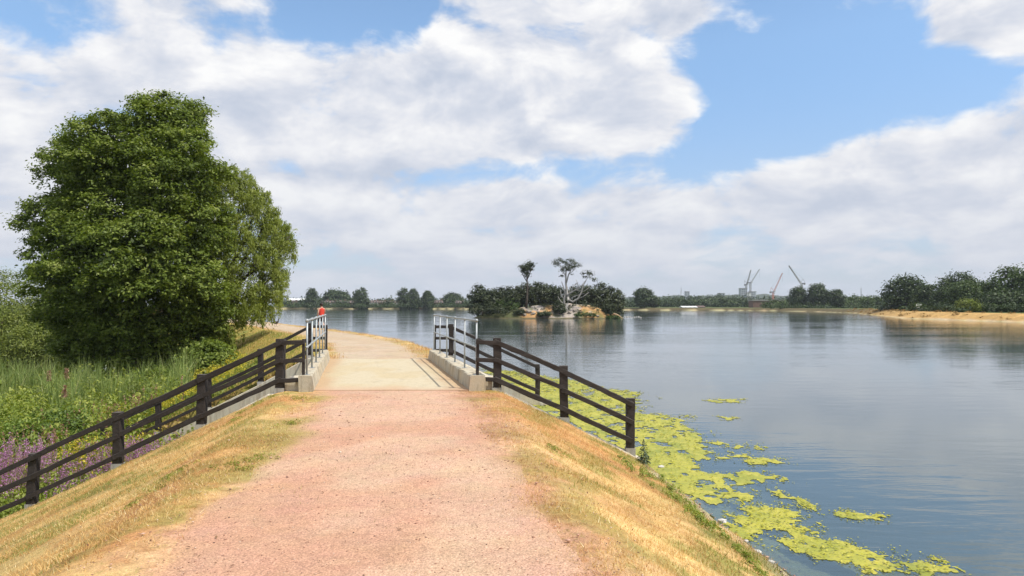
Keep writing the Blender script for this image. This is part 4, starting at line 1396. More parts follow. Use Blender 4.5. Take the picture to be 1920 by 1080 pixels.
def block(name, label, parts, cat='building', mat='tower', wins=None):
    """parts: (px0, px1, py_top, depth, thickness, material)"""
    p0 = P((parts[0][0] + parts[0][1]) / 2, 572, parts[0][3])
    root = thing(name, label, cat, (p0[0], p0[1], 0))
    for (a, b, t, d_, th, mt) in parts:
        A = P(a, t, d_); B = P(b, t, d_)
        mb = MB(); mb.box((A[0], d_, -1), (B[0], d_ + th, A[2])); wl = mb.build('wall', M[mt], root)
        mb = MB(); mb.box((A[0] - .4, d_ - .4, A[2] - .05), (B[0] + .4, d_ + th + .4, A[2] + .8)); mb.build('roof', M['crane_grey'], root)
        z = A[2] - 2.6
        while z > 6 and wins:
            x = A[0] + 1.0
            while x < B[0] - 2:
                mb = MB(); mb.box((x, d_ - .12, z), (x + 1.6, d_ + .1, z + 1.5)); mb.build('window', M['glass'], root)
                x += 3.2
            z -= 3.2
    return root


block('tower_block', 'grey tower block with a paler wing below two cranes', [(1390, 1401, 541, 1200, 14, 'tower'), (1401.3, 1408, 549, 1195, 16, 'tower_light'), (1408.3, 1418, 547, 1202, 14, 'tower')], wins=True)
block('tower_block', 'small grey tower alone on the skyline left of the cranes', [(1286, 1293, 547, 1500, 12, 'tower')], wins=True)
block('tower_block', 'squat grey block on the skyline left of the big tower', [(1349, 1359, 550, 1450, 14, 'tower')], wins=True)
block('long_shed', 'long low red brick building behind the far shore below the cranes', [(1412, 1470, 564, 470, 9, 'brick')], wins=True)
# white roofed shed by the waterside and the hall at the left
def shed(label, x0, x1, eave, ridge, depth, wall, roof):
    A = P(x0, eave, depth); B = P(x1, eave, depth); Rz = P(x0, ridge, depth)[2]
    root = thing('shed', label, 'shed', ((A[0] + B[0]) / 2, depth, -.05), 'sheds across the lake')
    mb = MB(); mb.box((A[0], depth, -.6), (B[0], depth + 10, A[2])); mb.build('wall', M[wall], root)
    o = .5
    V = [(A[0] - o, depth - o, A[2] - .02), (B[0] + o, depth - o, A[2] - .02), (B[0] + o, depth + 10 + o, A[2] - .02), (A[0] - o, depth + 10 + o, A[2] - .02), (A[0] - o, depth + 5, Rz), (B[0] + o, depth + 5, Rz)]
    mb = MB(); mb.add(V, [[0, 1, 5, 4], [2, 3, 4, 5], [1, 2, 5], [3, 0, 4], [0, 3, 2, 1]]); mb.build('roof', M[roof], root)
    n = max(3, int((B[0] - A[0]) / 4))
    for k in range(n):
        x = A[0] + (B[0] - A[0]) * (k + .5) / n
        mb = MB(); mb.box((x - .9, depth - .08, .4), (x + .9, depth + .05, A[2] - .5)); mb.build('door', M['dark'], root)


shed('long white roofed shed near the water left of the cranes', 1281, 1307, 576.2, 573.8, 452, 'brick', 'sheet')
shed('small red roofed shed right of the white roofed one', 1308, 1322, 576, 573, 455, 'brick', 'roof')
shed('big hall with a white roof showing beside the willow', 538, 569, 563, 559.5, 640, 'brick', 'sheet')


def lattice(mb, a, b, w0, w1, n, r):
    a = np.array(a, float); b = np.array(b, float)
    f1, f2 = frame(b - a)
    cs = []
    for k in range(n + 1):
        t = k / n; c = a + (b - a) * t; w = (w0 * (1 - t) + w1 * t) / 2
        cs.append([c + f1 * w * s1 + f2 * w * s2 for s1, s2 in ((-1, -1), (1, -1), (1, 1), (-1, 1))])
    for q in range(4):
        mb.tube([cs[0][q], cs[-1][q]], r, 4)
        for k in range(n):
            mb.tube([cs[k][q], cs[k + 1][(q + 1) % 4]], r * .6, 3)


def crane(label, px_mast, py_base, py_deck, tip, back, depth, mat):
    """luffing crane: mast to the slewing deck, raised jib to the tip, counter deck behind"""
    b = P(px_mast, py_base, depth); d = P(px_mast, py_deck, depth); t = P(tip[0], tip[1], depth - 4)
    root = thing('tower_crane', label, 'crane', (b[0], b[1], 0), 'tower cranes on the skyline')
    mb = MB(); lattice(mb, (b[0], b[1], 0), d, 2.2, 2.2, 14, .28); mb.build('mast', M[mat], root)
    sg = np.sign(back - px_mast); k = P(back, py_deck, depth)
    mb = MB(); x0, x1 = sorted((d[0] - sg * 2.2, k[0])); mb.box((x0, d[1] - 1.4, d[2]), (x1, d[1] + 1.4, d[2] + 1.1)); dk = mb.build('slewing_deck', M['dark'], root)
    mb = MB(); x0, x1 = sorted((k[0] - sg * 2.0, k[0])); mb.box((x0, d[1] - 1.3, d[2] - 1.6), (x1, d[1] + 1.3, d[2] - .02)); mb.build('counterweight', M['crane_grey'], dk)
    mb = MB(); mb.box((d[0] - sg * 2.0 - .9, d[1] - 2.8, d[2] + .1), (d[0] - sg * 2.0 + .9, d[1] - 1.45, d[2] + 2.1)); mb.build('cab', M['tower_light'], dk)
    pv = np.array([d[0] - sg * 1.5, d[1], d[2] + 1.1])
    mb = MB(); lattice(mb, pv, t, 1.7, 1.0, 16, .24); mb.build('jib', M[mat], root)
    ap = np.array([d[0] + sg * 2.5, d[1], d[2] + 7.5])
    mb = MB(); mb.tube([pv + [0, 0, .0], ap], .22, 4); mb.tube([(k[0], d[1], d[2] + 1.1), ap], .2, 4); mb.build('a_frame', M[mat], root)
    mb = MB(); mb.tube([ap, t], .07, 3); mb.tube([t, t - np.array([0, 0, 14])], .07, 3); mb.build('cable', M['dark'], root)


crane('grey luffing crane on the left above the tower block, jib steep', 1399, 545, 534, (1408, 506), 1395.5, 1210, 'crane_grey')
crane('grey luffing crane right behind it above the tower block, jib leaning more', 1407, 549, 530.5, (1424, 505), 1400.5, 1205, 'crane_grey')
crane('red and white luffing crane standing apart right of the tower block', 1449.5, 563, 548, (1467, 512), 1443.5, 1100, 'crane_red')
crane('grey luffing crane above the round trees with its jib leaning left', 1503, 560, 532, (1479, 498), 1509.5, 1080, 'crane_grey')
for (a, t_py, d_, l) in ((1614.5, 541, 1500, 'thin radio mast on the skyline above the low wood'), (1276, 540, 1700, 'thin mast on the skyline left of the lone small tower')):
    b = P(a, 560, d_); t = P(a + (1.2 if a < 1300 else 0), t_py, d_)
    root = thing('radio_mast', l, 'mast', (b[0], b[1], 0), 'thin masts on the skyline')
    mb = MB(); lattice(mb, (b[0], b[1], 0), t, 1.6, .5, 16, .18); mb.build('lattice', M['crane_grey'], root)
    mb = MB(); mb.tube([t, t + np.array([0, 0, 4])], .15, 4); mb.build('aerial', M['crane_grey'], root)

# signs and fence on the right shore
M['white'] = plain_mat('white_paint', (.78, .78, .76), (.84, .84, .82), 1.0, .5, 0, 0)
M['pale_blue'] = plain_mat('pale_blue_paint', (.50, .56, .66), (.58, .64, .72), 1.0, .5, 0, 0)
for (a, py_, d_, mt, l, s) in ((1670, 573, 250, 'pale_blue', 'small pale blue sign at the foot of the broad dark tree', .9), (1723, 575, 200, 'white', 'small white sign board by the grey green bush', .75)):
    c = P(a, py_, d_); zb = float(hgt(c[0], c[1])[0])
    root = thing('sign_board', l, 'sign', (c[0], c[1], zb))
    mb = MB(); mb.box((c[0] - s, c[1], c[2] - s * .9), (c[0] + s, c[1] + .06, c[2] + s * .9)); mb.build('panel', M[mt], root)
    mb = MB(); mb.tube([(c[0], c[1] + .1, zb - .1), (c[0], c[1] + .1, c[2] + s * .8)], .06, 6); mb.build('post', M['dark'], root)
fr_pts = [P(px_, 578, d_) for px_, d_ in zip(np.linspace(1650, 1925, 46), np.linspace(262, 166, 46))]
root = thing('shore_fence', 'thin dark post and wire fence at the top of the golden right bank', 'fence', (fr_pts[0][0], fr_pts[0][1], 0))
fz = [float(hgt(p[0], p[1])[0]) for p in fr_pts]
for p, z in zip(fr_pts, fz):
    mb = MB(); mb.tube([(p[0], p[1], z - .2), (p[0], p[1], z + 1.35)], .06, 4); mb.build('post', M['dark'], root)
for h in (.45, .85, 1.25):
    mb = MB(); mb.tube([(p[0], p[1], z + h) for p, z in zip(fr_pts, fz)], .025, 3); mb.build('wire', M['dark'], root)

# ------------------------------------------------------------------ algae on the water
def algae_mat():
    m, t, b, out = new_mat('algae')
    p = wpos(t)
    n1 = t.noise(t.vscale(p, (1.0, .6, 1)), 1.6, 5, .6); n2 = t.noise(p, 22.0, 4, .65)
    n3 = t.noise(p, 5.5, 5, .65)
    c = t.mix(t.maprange(n1, .35, .65), (.24, .265, .03), (.42, .39, .04))
    c = t.mix(t.maprange(n3, .48, .66, 0, .75), c, (.50, .44, .07))
    c = t.mix(t.maprange(n2, .48, .70, 0, .7), c, (.13, .15, .03))
    t.link(c, b.inputs['Base Color']); b.inputs['Roughness'].default_value = .6
    bump(t, b, n2, .5, .01)
    return m


M['algae'] = algae_mat()
M['scum'] = leaf_mat('algae_scum', [(0, (.12, .14, .03)), (.35, (.26, .28, .035)), (.7, (.44, .41, .045)), (1, (.58, .54, .12))], .1, .7, .2)


def algae(label, pix, seed, cx=.035, cy=.05, edge=.30, lace=.9):
    poly = np.array([PZ(a, b, WATER_Z)[:2] for (a, b) in pix])
    x0, y0 = poly.min(0) - .2; x1, y1 = poly.max(0) + .2
    X, Y = np.meshgrid(np.arange(x0, x1, cx), np.arange(y0, y1, cy))
    x = X.ravel(); y = Y.ravel()
    dd, _ = seg_dist(x, y, poly, np.roll(poly, -1, 0))
    ins = inside(x, y, poly)
    f = np.where(ins, np.minimum(dd / edge, 1.0), -dd / edge)
    n = fbm(x * 1.1, y * .8, seed, 5, .6); n2 = fbm(x * 5, y * 3.2, seed + 9, 3)
    n3 = fbm(x * 2.6, y * 1.9, seed + 3, 4, .6)
    f = f * .40 + (n - .5) * lace * 1.3 + (n3 - .5) * lace * 1.7 + (n2 - .5) * 1.0 + (fbm(x * 11, y * 7, seed + 21, 2) - .5) * .8 - .10
    ny_, nx_ = X.shape
    keep = (f > 0).reshape(ny_, nx_)
    q = keep[:-1, :-1] & keep[1:, :-1] & keep[:-1, 1:] & keep[1:, 1:]
    ii, jj = np.nonzero(q)
    F = np.stack([ii * nx_ + jj, ii * nx_ + jj + 1, (ii + 1) * nx_ + jj + 1, (ii + 1) * nx_ + jj], 1)
    if len(F) == 0: return
    used, inv = np.unique(F, return_inverse=True)
    jx = (vnoise(x * 40, y * 40, 5) - .5) * cx * .7; jy = (vnoise(x * 40, y * 40, 6) - .5) * cy * .7
    V = np.column_stack([x + jx, y + jy, WATER_Z + .006 + .014 * n2 * np.clip(f, 0, 1)])[used]
    mat_o = mk('algae_mat', V, inv.reshape(F.shape), M['algae'], smooth=True)
    tag(mat_o, label, 'algae', 'algae mats by the near bank', 'stuff')
    # loose scum round and over the mat
    g = np.random.default_rng(seed)
    k = g.choice(len(x), int(len(x) * .9)); x = x[k] + g.uniform(-.5, .5, len(k)) * cx; y = y[k] + g.uniform(-.5, .5, len(k)) * cy; f = f[k]
    m = g.uniform(0, 1, len(x)) < np.where(f > 0, .16, sstep(-.42, .02, f) * .42)
    x, y, f = x[m], y[m], f[m]
    L = np.where(f > 0, .035, .028) * g.uniform(.5, 1.8, len(x)) * (1 + .03 * np.maximum(y - 10, 0))
    nv = unit(np.column_stack([g.normal(0, .12, len(x)), g.normal(0, .12, len(x)), np.ones(len(x))]))
    V, F = leaf_quads(np.column_stack([x, y, WATER_Z + .010 + .016 * (f > 0) + g.uniform(0, .008, len(x))]), nv, L, L * g.uniform(.4, .9, len(x)), g)
    sc_o = mk('scum', V, F, M['scum'], mat_o, var=np.repeat(np.clip(.5 + g.normal(0, .25, len(x)), 0, 1), 4)); sc_o['kind'] = 'stuff'


algae('broad yellow green algae mat spreading from the fence end', [(905, 690), (985, 700), (1060, 712), (1130, 728), (1215, 738), (1192, 748), (1192, 775), (1240, 778), (1292, 783), (1275, 795), (1315, 810), (1332, 826), (1400, 832), (1445, 839), (1400, 843), (1398, 852),
      (1455, 868), (1410, 876), (1380, 868), (1345, 855), (1325, 868), (1315, 880), (1370, 884), (1395, 880), (1440, 892), (1475, 900), (1420, 906), (1400, 918), (1408, 940), (1350, 944), (1280, 940), (1220, 900), (1190, 868), (1150, 838), (1080, 800), (980, 760), (930, 720)], 11, lace=.75)
algae('long ragged algae mat trailing out from the near bank', [(1388, 972), (1415, 954), (1470, 947), (1502, 960), (1530, 985), (1565, 1000), (1545, 1006), (1600, 1009), (1622, 1026), (1665, 1035), (1700, 1050), (1775, 1070), (1760, 1088), (1680, 1080), (1600, 1063), (1540, 1050),
      (1480, 1022), (1462, 1000), (1400, 1010), (1362, 988)], 12, .022, .03, .2, .75)
algae('narrow algae strip between the broad and the trailing mat', [(1438, 920), (1465, 916), (1482, 930), (1512, 937), (1528, 956), (1500, 952), (1470, 936), (1444, 931)], 13, .022, .03, .12, .5)
algae('small lone algae patch out in open water', [(1558, 970), (1585, 955), (1620, 962), (1668, 967), (1652, 977), (1600, 977)], 14, .022, .03, .12, .5)
algae('thin far algae streak right of the fence', [(1322, 748), (1392, 748), (1388, 755), (1335, 757)], 15, .05, .07, .2, .5)
algae('thin algae streak nearer than the far one', [(1344, 781), (1390, 783), (1375, 790), (1350, 789)], 16, .05, .06, .2, .5)
algae('small algae scrap at the bottom of the picture', [(1605, 1068), (1640, 1064), (1645, 1085), (1600, 1085)], 17, .022, .03, .1, .4)

# ------------------------------------------------------------------ dry grass, green tufts, pebbles
def blades(x, y, z, h, w, g, bend=.5, tall=False):
    n = len(x)
    a = g.uniform(0, 2 * math.pi, n); lean = g.normal(0, bend, n) * h
    ca, sa = np.cos(a), np.sin(a)
    l2 = g.uniform(0, 2 * math.pi, n); lx, ly = np.cos(l2) * lean, np.sin(l2) * lean
    b1 = np.stack([x - ca * w / 2, y - sa * w / 2, z - .01], 1); b2 = np.stack([x + ca * w / 2, y + sa * w / 2, z - .01], 1)
    tip = np.stack([x + lx, y + ly, z + h], 1)
    if not tall:
        return np.stack([b1, b2, tip], 1).reshape(-1, 3), np.arange(n * 3).reshape(-1, 3), 3
    m1 = np.stack([x - ca * w * .4 + lx * .3, y - sa * w * .4 + ly * .3, z + h * .6], 1); m2 = np.stack([x + ca * w * .4 + lx * .3, y + sa * w * .4 + ly * .3, z + h * .6], 1)
    tip[:, 2] -= np.abs(lean) * .35
    V = np.stack([b1, b2, m2, m1, tip], 1).reshape(-1, 3)
    k = np.arange(n)[:, None] * 5
    return V, np.concatenate([k + np.array([[0, 1, 2]]), k + np.array([[0, 2, 3]]), k + np.array([[3, 2, 4]])], 0), 5


M['straw'] = leaf_mat('dry_grass_blade', [(0.0, (.40, .20, .075)), (0.3, (.56, .34, .13)), (0.7, (.70, .51, .23)), (1.0, (.80, .69, .43))], .15, .8, .15)
M['grass'] = leaf_mat('green_grass_blade', [(0.0, (.12, .15, .025)), (0.5, (.25, .27, .05)), (1.0, (.45, .42, .12))], .25, .6, .2)
g = np.random.default_rng(5)


def scatter(n, xa, xb, ya, yb, near=1.0):
    y = ya + (yb - ya) * g.uniform(0, 1, n) ** near
    x = xa + (xb - xa) * g.uniform(0, 1, n)
    return x, y


def grass_layer(name, label, n, xa, xb, ya, yb, h, w, mat, cond, near=1.6, bend=.6, tall=False):
    x, y = scatter(n, xa, xb, ya, yb, near)
    m = np.abs(x) < y * .80 + 1.5
    x, y = x[m], y[m]
    z, d, sdl, inl = terrain(x, y, True)
    m = cond(x, y, z, d, inl, g)
    x, y, z = x[m], y[m], z[m]
    hh = h * g.uniform(.5, 1.4, len(x)); ww = w * g.uniform(.7, 1.3, len(x))
    V, F, k = blades(x, y, z, hh, ww, g, bend, tall)
    v = np.clip(.45 + (fbm(x * 1.2, y * 1.2, 61, 3) - .5) * .7 + g.normal(0, .24, len(x)), 0, 1)
    o = mk(name, V, F, M[mat], var=np.repeat(v, k))
    return tag(o, label, 'grass', kind='stuff')


def on_bank(x, y, z, d, inl, g):
    nf = fbm(x * 1.3, y * 1.3, 62, 4)
    p = sstep(1.05, 1.9, np.abs(d) + (nf - .5) * 1.0)
    ok = (g.uniform(0, 1, len(x)) < p * (0.35 + .9 * sstep(.35, .6, nf))) & ((z > WATER_Z + .04) | (d < 0)) & (z > -3.2)
    ok &= ~((y > Y_N - .12) & (y < Y_F + .15))
    return ok


def green_spots(x, y, z, d, inl, g):
    nf = fbm(x * 1.7, y * 1.7, 33, 4); nb = fbm(x * .5, y * .5, 64, 3)
    p = sstep(.52, .64, nf) * (sstep(1.5, 2.6, np.abs(d)) + .04) * (.25 + sstep(.45, .6, nb)) + sstep(2.4, 4.0, np.abs(d)) * sstep(.44, .60, nf) * .5
    return (g.uniform(0, 1, len(x)) < p) & ((z > WATER_Z + .04) | (d < 0)) & (z > -3.2) & ~((y > Y_N - .12) & (y < Y_F + .15))


grass_layer('dry_grass', 'short dry straw grass on the near banks', 340000, -12.5, 4.2, 2.6, 14.1, .030, .0065, 'straw', on_bank, 1.35, 1.4)
grass_layer('green_grass', 'green grass tufts scattered in the dry bank', 120000, -12.5, 4.2, 2.6, 14.1, .040, .007, 'grass', green_spots, 1.35, .9)
grass_layer('dry_grass', 'dry grass on the banks beyond the bridge', 110000, -30, 2, 22.4, 60, .10, .016, 'straw', on_bank, 1.6, .7)
grass_layer('green_grass', 'yellow green grass on the slope beyond the bridge', 90000, -32, 0, 22.4, 60, .16, .02, 'grass', lambda x, y, z, d, inl, g: (d < -2.2) & (z > -2.9) & (g.uniform(0, 1, len(x)) < .35 + .5 * sstep(.4, .6, fbm(x, y, 66, 3))), 1.6, .5)
grass_layer('seed_grass', 'thin taller seeding grass in the dry banks', 16000, -12.5, 4.2, 3.0, 14.1, .10, .004, 'straw', lambda x, y, z, d, inl, g: (np.abs(d) > 1.7) & on_bank(x, y, z, d, inl, g) & (fbm(x * .9, y * .9, 77, 3) > .5), 1.3, .5)
# weeds along the near waterline
grass_layer('waterside_weeds', 'straggling green weeds along the near waterline', 6000, 1.2, 4.2, 4.5, 14.0, .07, .010, 'grass',
            lambda x, y, z, d, inl, g: (z < WATER_Z + .50) & (z > WATER_Z + .10) & (~inl) & (d > 0) & (g.uniform(0, 1, len(x)) < sstep(.50, .62, fbm(x * 2.2, y * 1.6, 68, 4))), 1.2, .6)

# loose grit on the path
def pebbles(name, label, n, xa, xb, ya, yb, s0, s1, mat, cond, near=1.7):
    x, y = scatter(n, xa, xb, ya, yb, near)
    z, d, sdl, inl = terrain(x, y, True)
    m = cond(x, y, z, d, g)
    x, y, z = x[m], y[m], z[m]; n = len(x)
    s = s0 + (s1 - s0) * g.uniform(0, 1, n) ** 3
    base = np.array([(1, 0, 0), (0, 1, 0), (-1, 0, 0), (0, -1, 0), (0, 0, 1), (0, 0, -1)], float)
    a = g.uniform(0, 6.28, n)
    sx = s * g.uniform(.8, 1.5, n); sy = s * g.uniform(.7, 1.1, n); sz = s * g.uniform(.4, .8, n)
    V = base[None] * np.stack([sx, sy, sz], 1)[:, None, :]
    V = V * g.uniform(.75, 1.2, V.shape)
    c, q = np.cos(a)[:, None], np.sin(a)[:, None]
    V = np.stack([V[..., 0] * c - V[..., 1] * q, V[..., 0] * q + V[..., 1] * c, V[..., 2]], -1) + np.stack([x, y, z + .014 + sz * .3], 1)[:, None, :]
    f = np.array([(0, 1, 4), (1, 2, 4), (2, 3, 4), (3, 0, 4), (1, 0, 5), (2, 1, 5), (3, 2, 5), (0, 3, 5)])
    F = (np.arange(n)[:, None, None] * 6 + f[None]).reshape(-1, 3)
    o = mk(name, V.reshape(-1, 3), F, M[mat], var=np.repeat(g.uniform(0, 1, n), 6))
    return tag(o, label, 'pebbles', kind='stuff')


def pebble_mat():
    m, t, b, out = new_mat('pebble')
    t.link(t.ramp(attr(t, 'var'), [(0, (.10, .065, .055)), (.18, (.30, .15, .10)), (.5, (.48, .27, .19)), (.85, (.56, .37, .27)), (1, (.60, .48, .38))]), b.inputs['Base Color'])
    b.inputs['Roughness'].default_value = .85
    return m


M['pebble'] = pebble_mat()
pebbles('pebbles', 'loose reddish grit scattered on the gravel path', 30000, -5.2, 1.6, 2.6, 14.0, .003, .010, 'pebble', lambda x, y, z, d, g: g.uniform(0, 1, len(x)) < sstep(2.3, 1.0, np.abs(d)) * (.3 + fbm(x, y, 90, 3)))
pebbles('pebbles', 'larger loose stones on the gravel path', 1500, -5.2, 1.8, 2.6, 14.0, .006, .022, 'pebble', lambda x, y, z, d, g: g.uniform(0, 1, len(x)) < sstep(2.5, 1.0, np.abs(d)) * sstep(.4, .6, fbm(x * .8, y * .8, 92, 3)))
pebbles('pebbles', 'pale grit along the near waterline', 5000, 1.5, 4.4, 4.5, 14.0, .004, .022, 'pebble', lambda x, y, z, d, g: (np.abs(z - WATER_Z - .03) < .10) & (d > 0))
# dead leaves and twigs on the gravel
M['litter'] = leaf_mat('dead_leaf', [(0, (.09, .045, .025)), (.6, (.17, .09, .05)), (1, (.30, .19, .10))], .1, .8, .2)
x, y = scatter(260, -4.6, 2.6, 3.6, 13.5, 1.5)
z = terrain(x, y)
V, F = leaf_quads(np.column_stack([x, y, z + .026]), unit(np.column_stack([g.normal(0, .3, len(x)), g.normal(0, .3, len(x)), np.ones(len(x))])), g.uniform(.02, .055, len(x)), g.uniform(.008, .02, len(x)), g)
tag(mk('dead_leaves', V, F, M['litter'], var=np.repeat(g.uniform(0, 1, len(x)), 4)), 'dead leaves strewn on the path and bank', 'leaves', kind='stuff')

# pale stones at the waterline
for k, (a, b, s) in enumerate(((1353, 971, .05), (1358, 974, .035), (1420, 1030, .06), (1398, 1008, .03), (1240, 872, .06), (1447, 1062, .04))):
    p = PZ(a, b, WATER_Z + .05)
    o = bpy.data.objects.new('stone', st_me[k % 4]); COL.objects.link(o)
    o.location = (p[0], p[1], max(float(hgt(p[0], p[1])[0]), WATER_Z) + s * .2); o.scale = (s * 1.5, s, s * .7); o.rotation_euler = (0, 0, k)
    tag(o, ['white stone at the waterline beside the trailing algae mat', 'small white stone touching the other by the trailing algae', 'largest white stone on the near waterline', 'small stone between the white waterline stones',
            'pale stone beside the thistle at the waterline', 'small stone at the waterline near the bottom of the picture'][k], 'stone', 'stones at the near waterline')


# ------------------------------------------------------------------ leafy weeds on the bank and the marsh plants
def weed_mass(name, label, pts, h, L, Wd, mat, seed, per=26, spread=.14, cat='plants', up=.7, kind='stuff'):
    """upright leafy stems at the given (x, y) spots"""
    g = np.random.default_rng(seed)
    pts = np.asarray(pts); n = len(pts)
    z = terrain(pts[:, 0], pts[:, 1])
    hh = h * g.uniform(.4, 1.0, n) * (.55 + 1.1 * fbm(pts[:, 0] * .7, pts[:, 1] * .7, seed, 3))
    cid = np.repeat(np.arange(n), per)
    t = g.uniform(.05, 1, len(cid))
    lean = g.normal(0, .12, (n, 2))
    a = g.uniform(0, 6.28, len(cid)); r = spread * (1.15 - t * .75) * g.uniform(.4, 1.2, len(cid))
    c = np.column_stack([pts[cid, 0] + lean[cid, 0] * t * hh[cid] + np.cos(a) * r, pts[cid, 1] + lean[cid, 1] * t * hh[cid] + np.sin(a) * r, z[cid] + t * hh[cid]])
    nv = unit(np.column_stack([np.cos(a) * .6, np.sin(a) * .6, np.full(len(a), up)]) + g.normal(0, .3, (len(a), 3)))
    V, F = leaf_quads(c, nv, L * g.uniform(.6, 1.3, len(c)), Wd * g.uniform(.6, 1.3, len(c)), g, np.column_stack([np.cos(a), np.sin(a), np.full(len(a), .3)]))
    cv = np.clip(.5 + g.normal(0, .15, n), 0, 1)
    var = np.clip(cv[cid] + (t - .5) * .3 + g.normal(0, .1, len(c)), 0, 1)
    o = mk(name, V, F, mat, var=np.repeat(var, 4))
    return tag(o, label, cat, kind=kind), z + hh, lean * hh[:, None]


def spots(n, xa, xb, ya, yb, cond=None, seed=1):
    g = np.random.default_rng(seed)
    x = g.uniform(xa, xb, n); y = g.uniform(ya, yb, n)
    m = np.abs(x) < y * .80 + 1
    if cond is not None: m &= cond(x, y)
    return np.column_stack([x[m], y[m]])


marshy = lambda x, y: terrain(x, y) < -2.35
in_ch = lambda x, y: (x < -6.6) & (terrain(x, y) < -2.5)
M['weed'] = leaf_mat('lush_weed_leaf', [(0, (.08, .12, .018)), (.5, (.22, .28, .045)), (1, (.42, .44, .10))], .38)
M['reed'] = leaf_mat('reed_blade', [(0, (.10, .16, .04)), (.5, (.24, .31, .09)), (.85, (.34, .37, .14)), (1, (.50, .43, .22))], .25, .5)
M['spike'] = leaf_mat('purple_flower', [(0, (.26, .10, .22)), (.5, (.45, .20, .41)), (1, (.62, .38, .58))], .25)
M['yellow'] = leaf_mat('yellow_flower', [(0, (.40, .30, .02)), (.5, (.62, .50, .03)), (1, (.75, .68, .12))], .25)
M['pinkseed'] = leaf_mat('pinkish_seed_head', [(0, (.20, .09, .07)), (.5, (.34, .18, .13)), (1, (.45, .30, .22))], .25)

# lush green weeds over the marsh
weed_mass('marsh_weeds', 'lush green weeds filling the marsh below the fence', spots(2600, -24, -8, 19.5, 36, marshy, 31), 1.45, .16, .07, M['weed'], 32, 26, .22)
weed_mass('channel_weeds', 'green weeds in the channel between the two fences', spots(1500, -16, -6.6, 14.6, 22.0, in_ch, 33), 1.0, .11, .04, M['weed'], 34, 24, .18)
weed_mass('marsh_weeds', 'rank weeds round the pond', spots(900, -48, -20, 36, 66, lambda x, y: marshy(x, y) & (((x + 38) / 10.5) ** 2 + ((y - 52) / 6.5) ** 2 > 1), 35), 1.0, .26, .11, M['weed'], 36, 22, .35)
weed_mass('bank_weeds', 'green weeds climbing the slope between the fence and the big tree', spots(700, -16, -8.5, 23, 33, lambda x, y: (terrain(x, y) < -.9) & (terrain(x, y) > -3.2), 37), .45, .10, .045, M['leaf_yellow'], 38, 20, .16)
# reeds
g = np.random.default_rng(39)
x = g.uniform(-26, -11, 15000); y = g.uniform(25.5, 34.5, 15000)
z = terrain(x, y); nf = fbm(x * .8, y * .8, 101, 4)
m = (z < -2.3) & (g.uniform(0, 1, len(x)) < sstep(.43, .56, nf)) & (np.abs(x) < y * .8)
x, y, z = x[m], y[m], z[m]
V, F, k = blades(x, y, z, (.75 + 1.4 * sstep(.42, .68, nf[m])) * g.uniform(.6, 1.25, len(x)), .028 * g.uniform(.7, 1.3, len(x)), g, .28, True)
tag(mk('reeds', V, F, M['reed'], var=np.repeat(np.clip(.45 + g.normal(0, .22, len(x)), 0, 1), 5)), 'bed of tall green reeds in front of the big tree', 'reeds', kind='stuff')
x = g.uniform(-48, -20, 4000); y = g.uniform(40, 66, 4000); z = terrain(x, y)
m = (z < -2.3) & (((x + 38) / 11.5) ** 2 + ((y - 52) / 7.5) ** 2 > 1) & (np.abs(x) < y * .8)
V, F, k = blades(x[m], y[m], z[m], 1.4 * g.uniform(.6, 1.3, m.sum()), .05 * g.uniform(.7, 1.3, m.sum()), g, .3, True)
tag(mk('reeds', V, F, M['reed'], var=np.repeat(np.clip(.5 + g.normal(0, .2, m.sum()), 0, 1), 5)), 'paler reeds round the pond', 'reeds', kind='stuff')


def spikes(name, label, pts, h, L, mat, seed, wmat, per=34, stems=5, cat='flowers', spike=.45, lw=.55, sw=.022):
    """clumps of stems that end in flower spikes"""
    g = np.random.default_rng(seed)
    pts = np.repeat(np.asarray(pts), stems, 0) + g.normal(0, .13, (len(pts) * stems, 2))
    n = len(pts)
    z = terrain(pts[:, 0], pts[:, 1])
    hh = h * g.uniform(.65, 1.2, n); lean = g.normal(0, .10, (n, 2))
    cid = np.repeat(np.arange(n), per); t = 1 - spike * g.uniform(0, 1, len(cid))
    a = g.uniform(0, 6.28, len(cid)); r = sw * (1 + 2.2 * (1 - t)) * g.uniform(.5, 1.3, len(cid))
    c = np.column_stack([pts[cid, 0] + lean[cid, 0] * t * hh[cid] + np.cos(a) * r, pts[cid, 1] + lean[cid, 1] * t * hh[cid] + np.sin(a) * r, z[cid] + t * hh[cid]])
    nv = unit(np.column_stack([np.cos(a), np.sin(a), g.normal(.2, .4, len(a))]))
    V, F = leaf_quads(c, nv, L * g.uniform(.7, 1.3, len(c)), L * lw * g.uniform(.7, 1.3, len(c)), g)
    o = mk(name, V, F, mat, var=np.repeat(np.clip(.5 + g.normal(0, .2, len(c)), 0, 1), 4))
    tag(o, label, cat, kind='stuff')
    tip = np.column_stack([pts[:, 0] + lean[:, 0] * hh, pts[:, 1] + lean[:, 1] * hh, z + hh * .98])
    wv = .006
    b1 = np.column_stack([pts[:, 0] - wv, pts[:, 1], z - .02]); b2 = np.column_stack([pts[:, 0] + wv, pts[:, 1], z - .02])
    Vs = np.stack([b1, b2, tip + [wv * .5, 0, 0], tip - [wv * .5, 0, 0]], 1).reshape(-1, 3)
    so = mk('stems', Vs, np.arange(n * 4).reshape(-1, 4), wmat, o, var=np.full(n * 4, .6))
    so['kind'] = 'stuff'


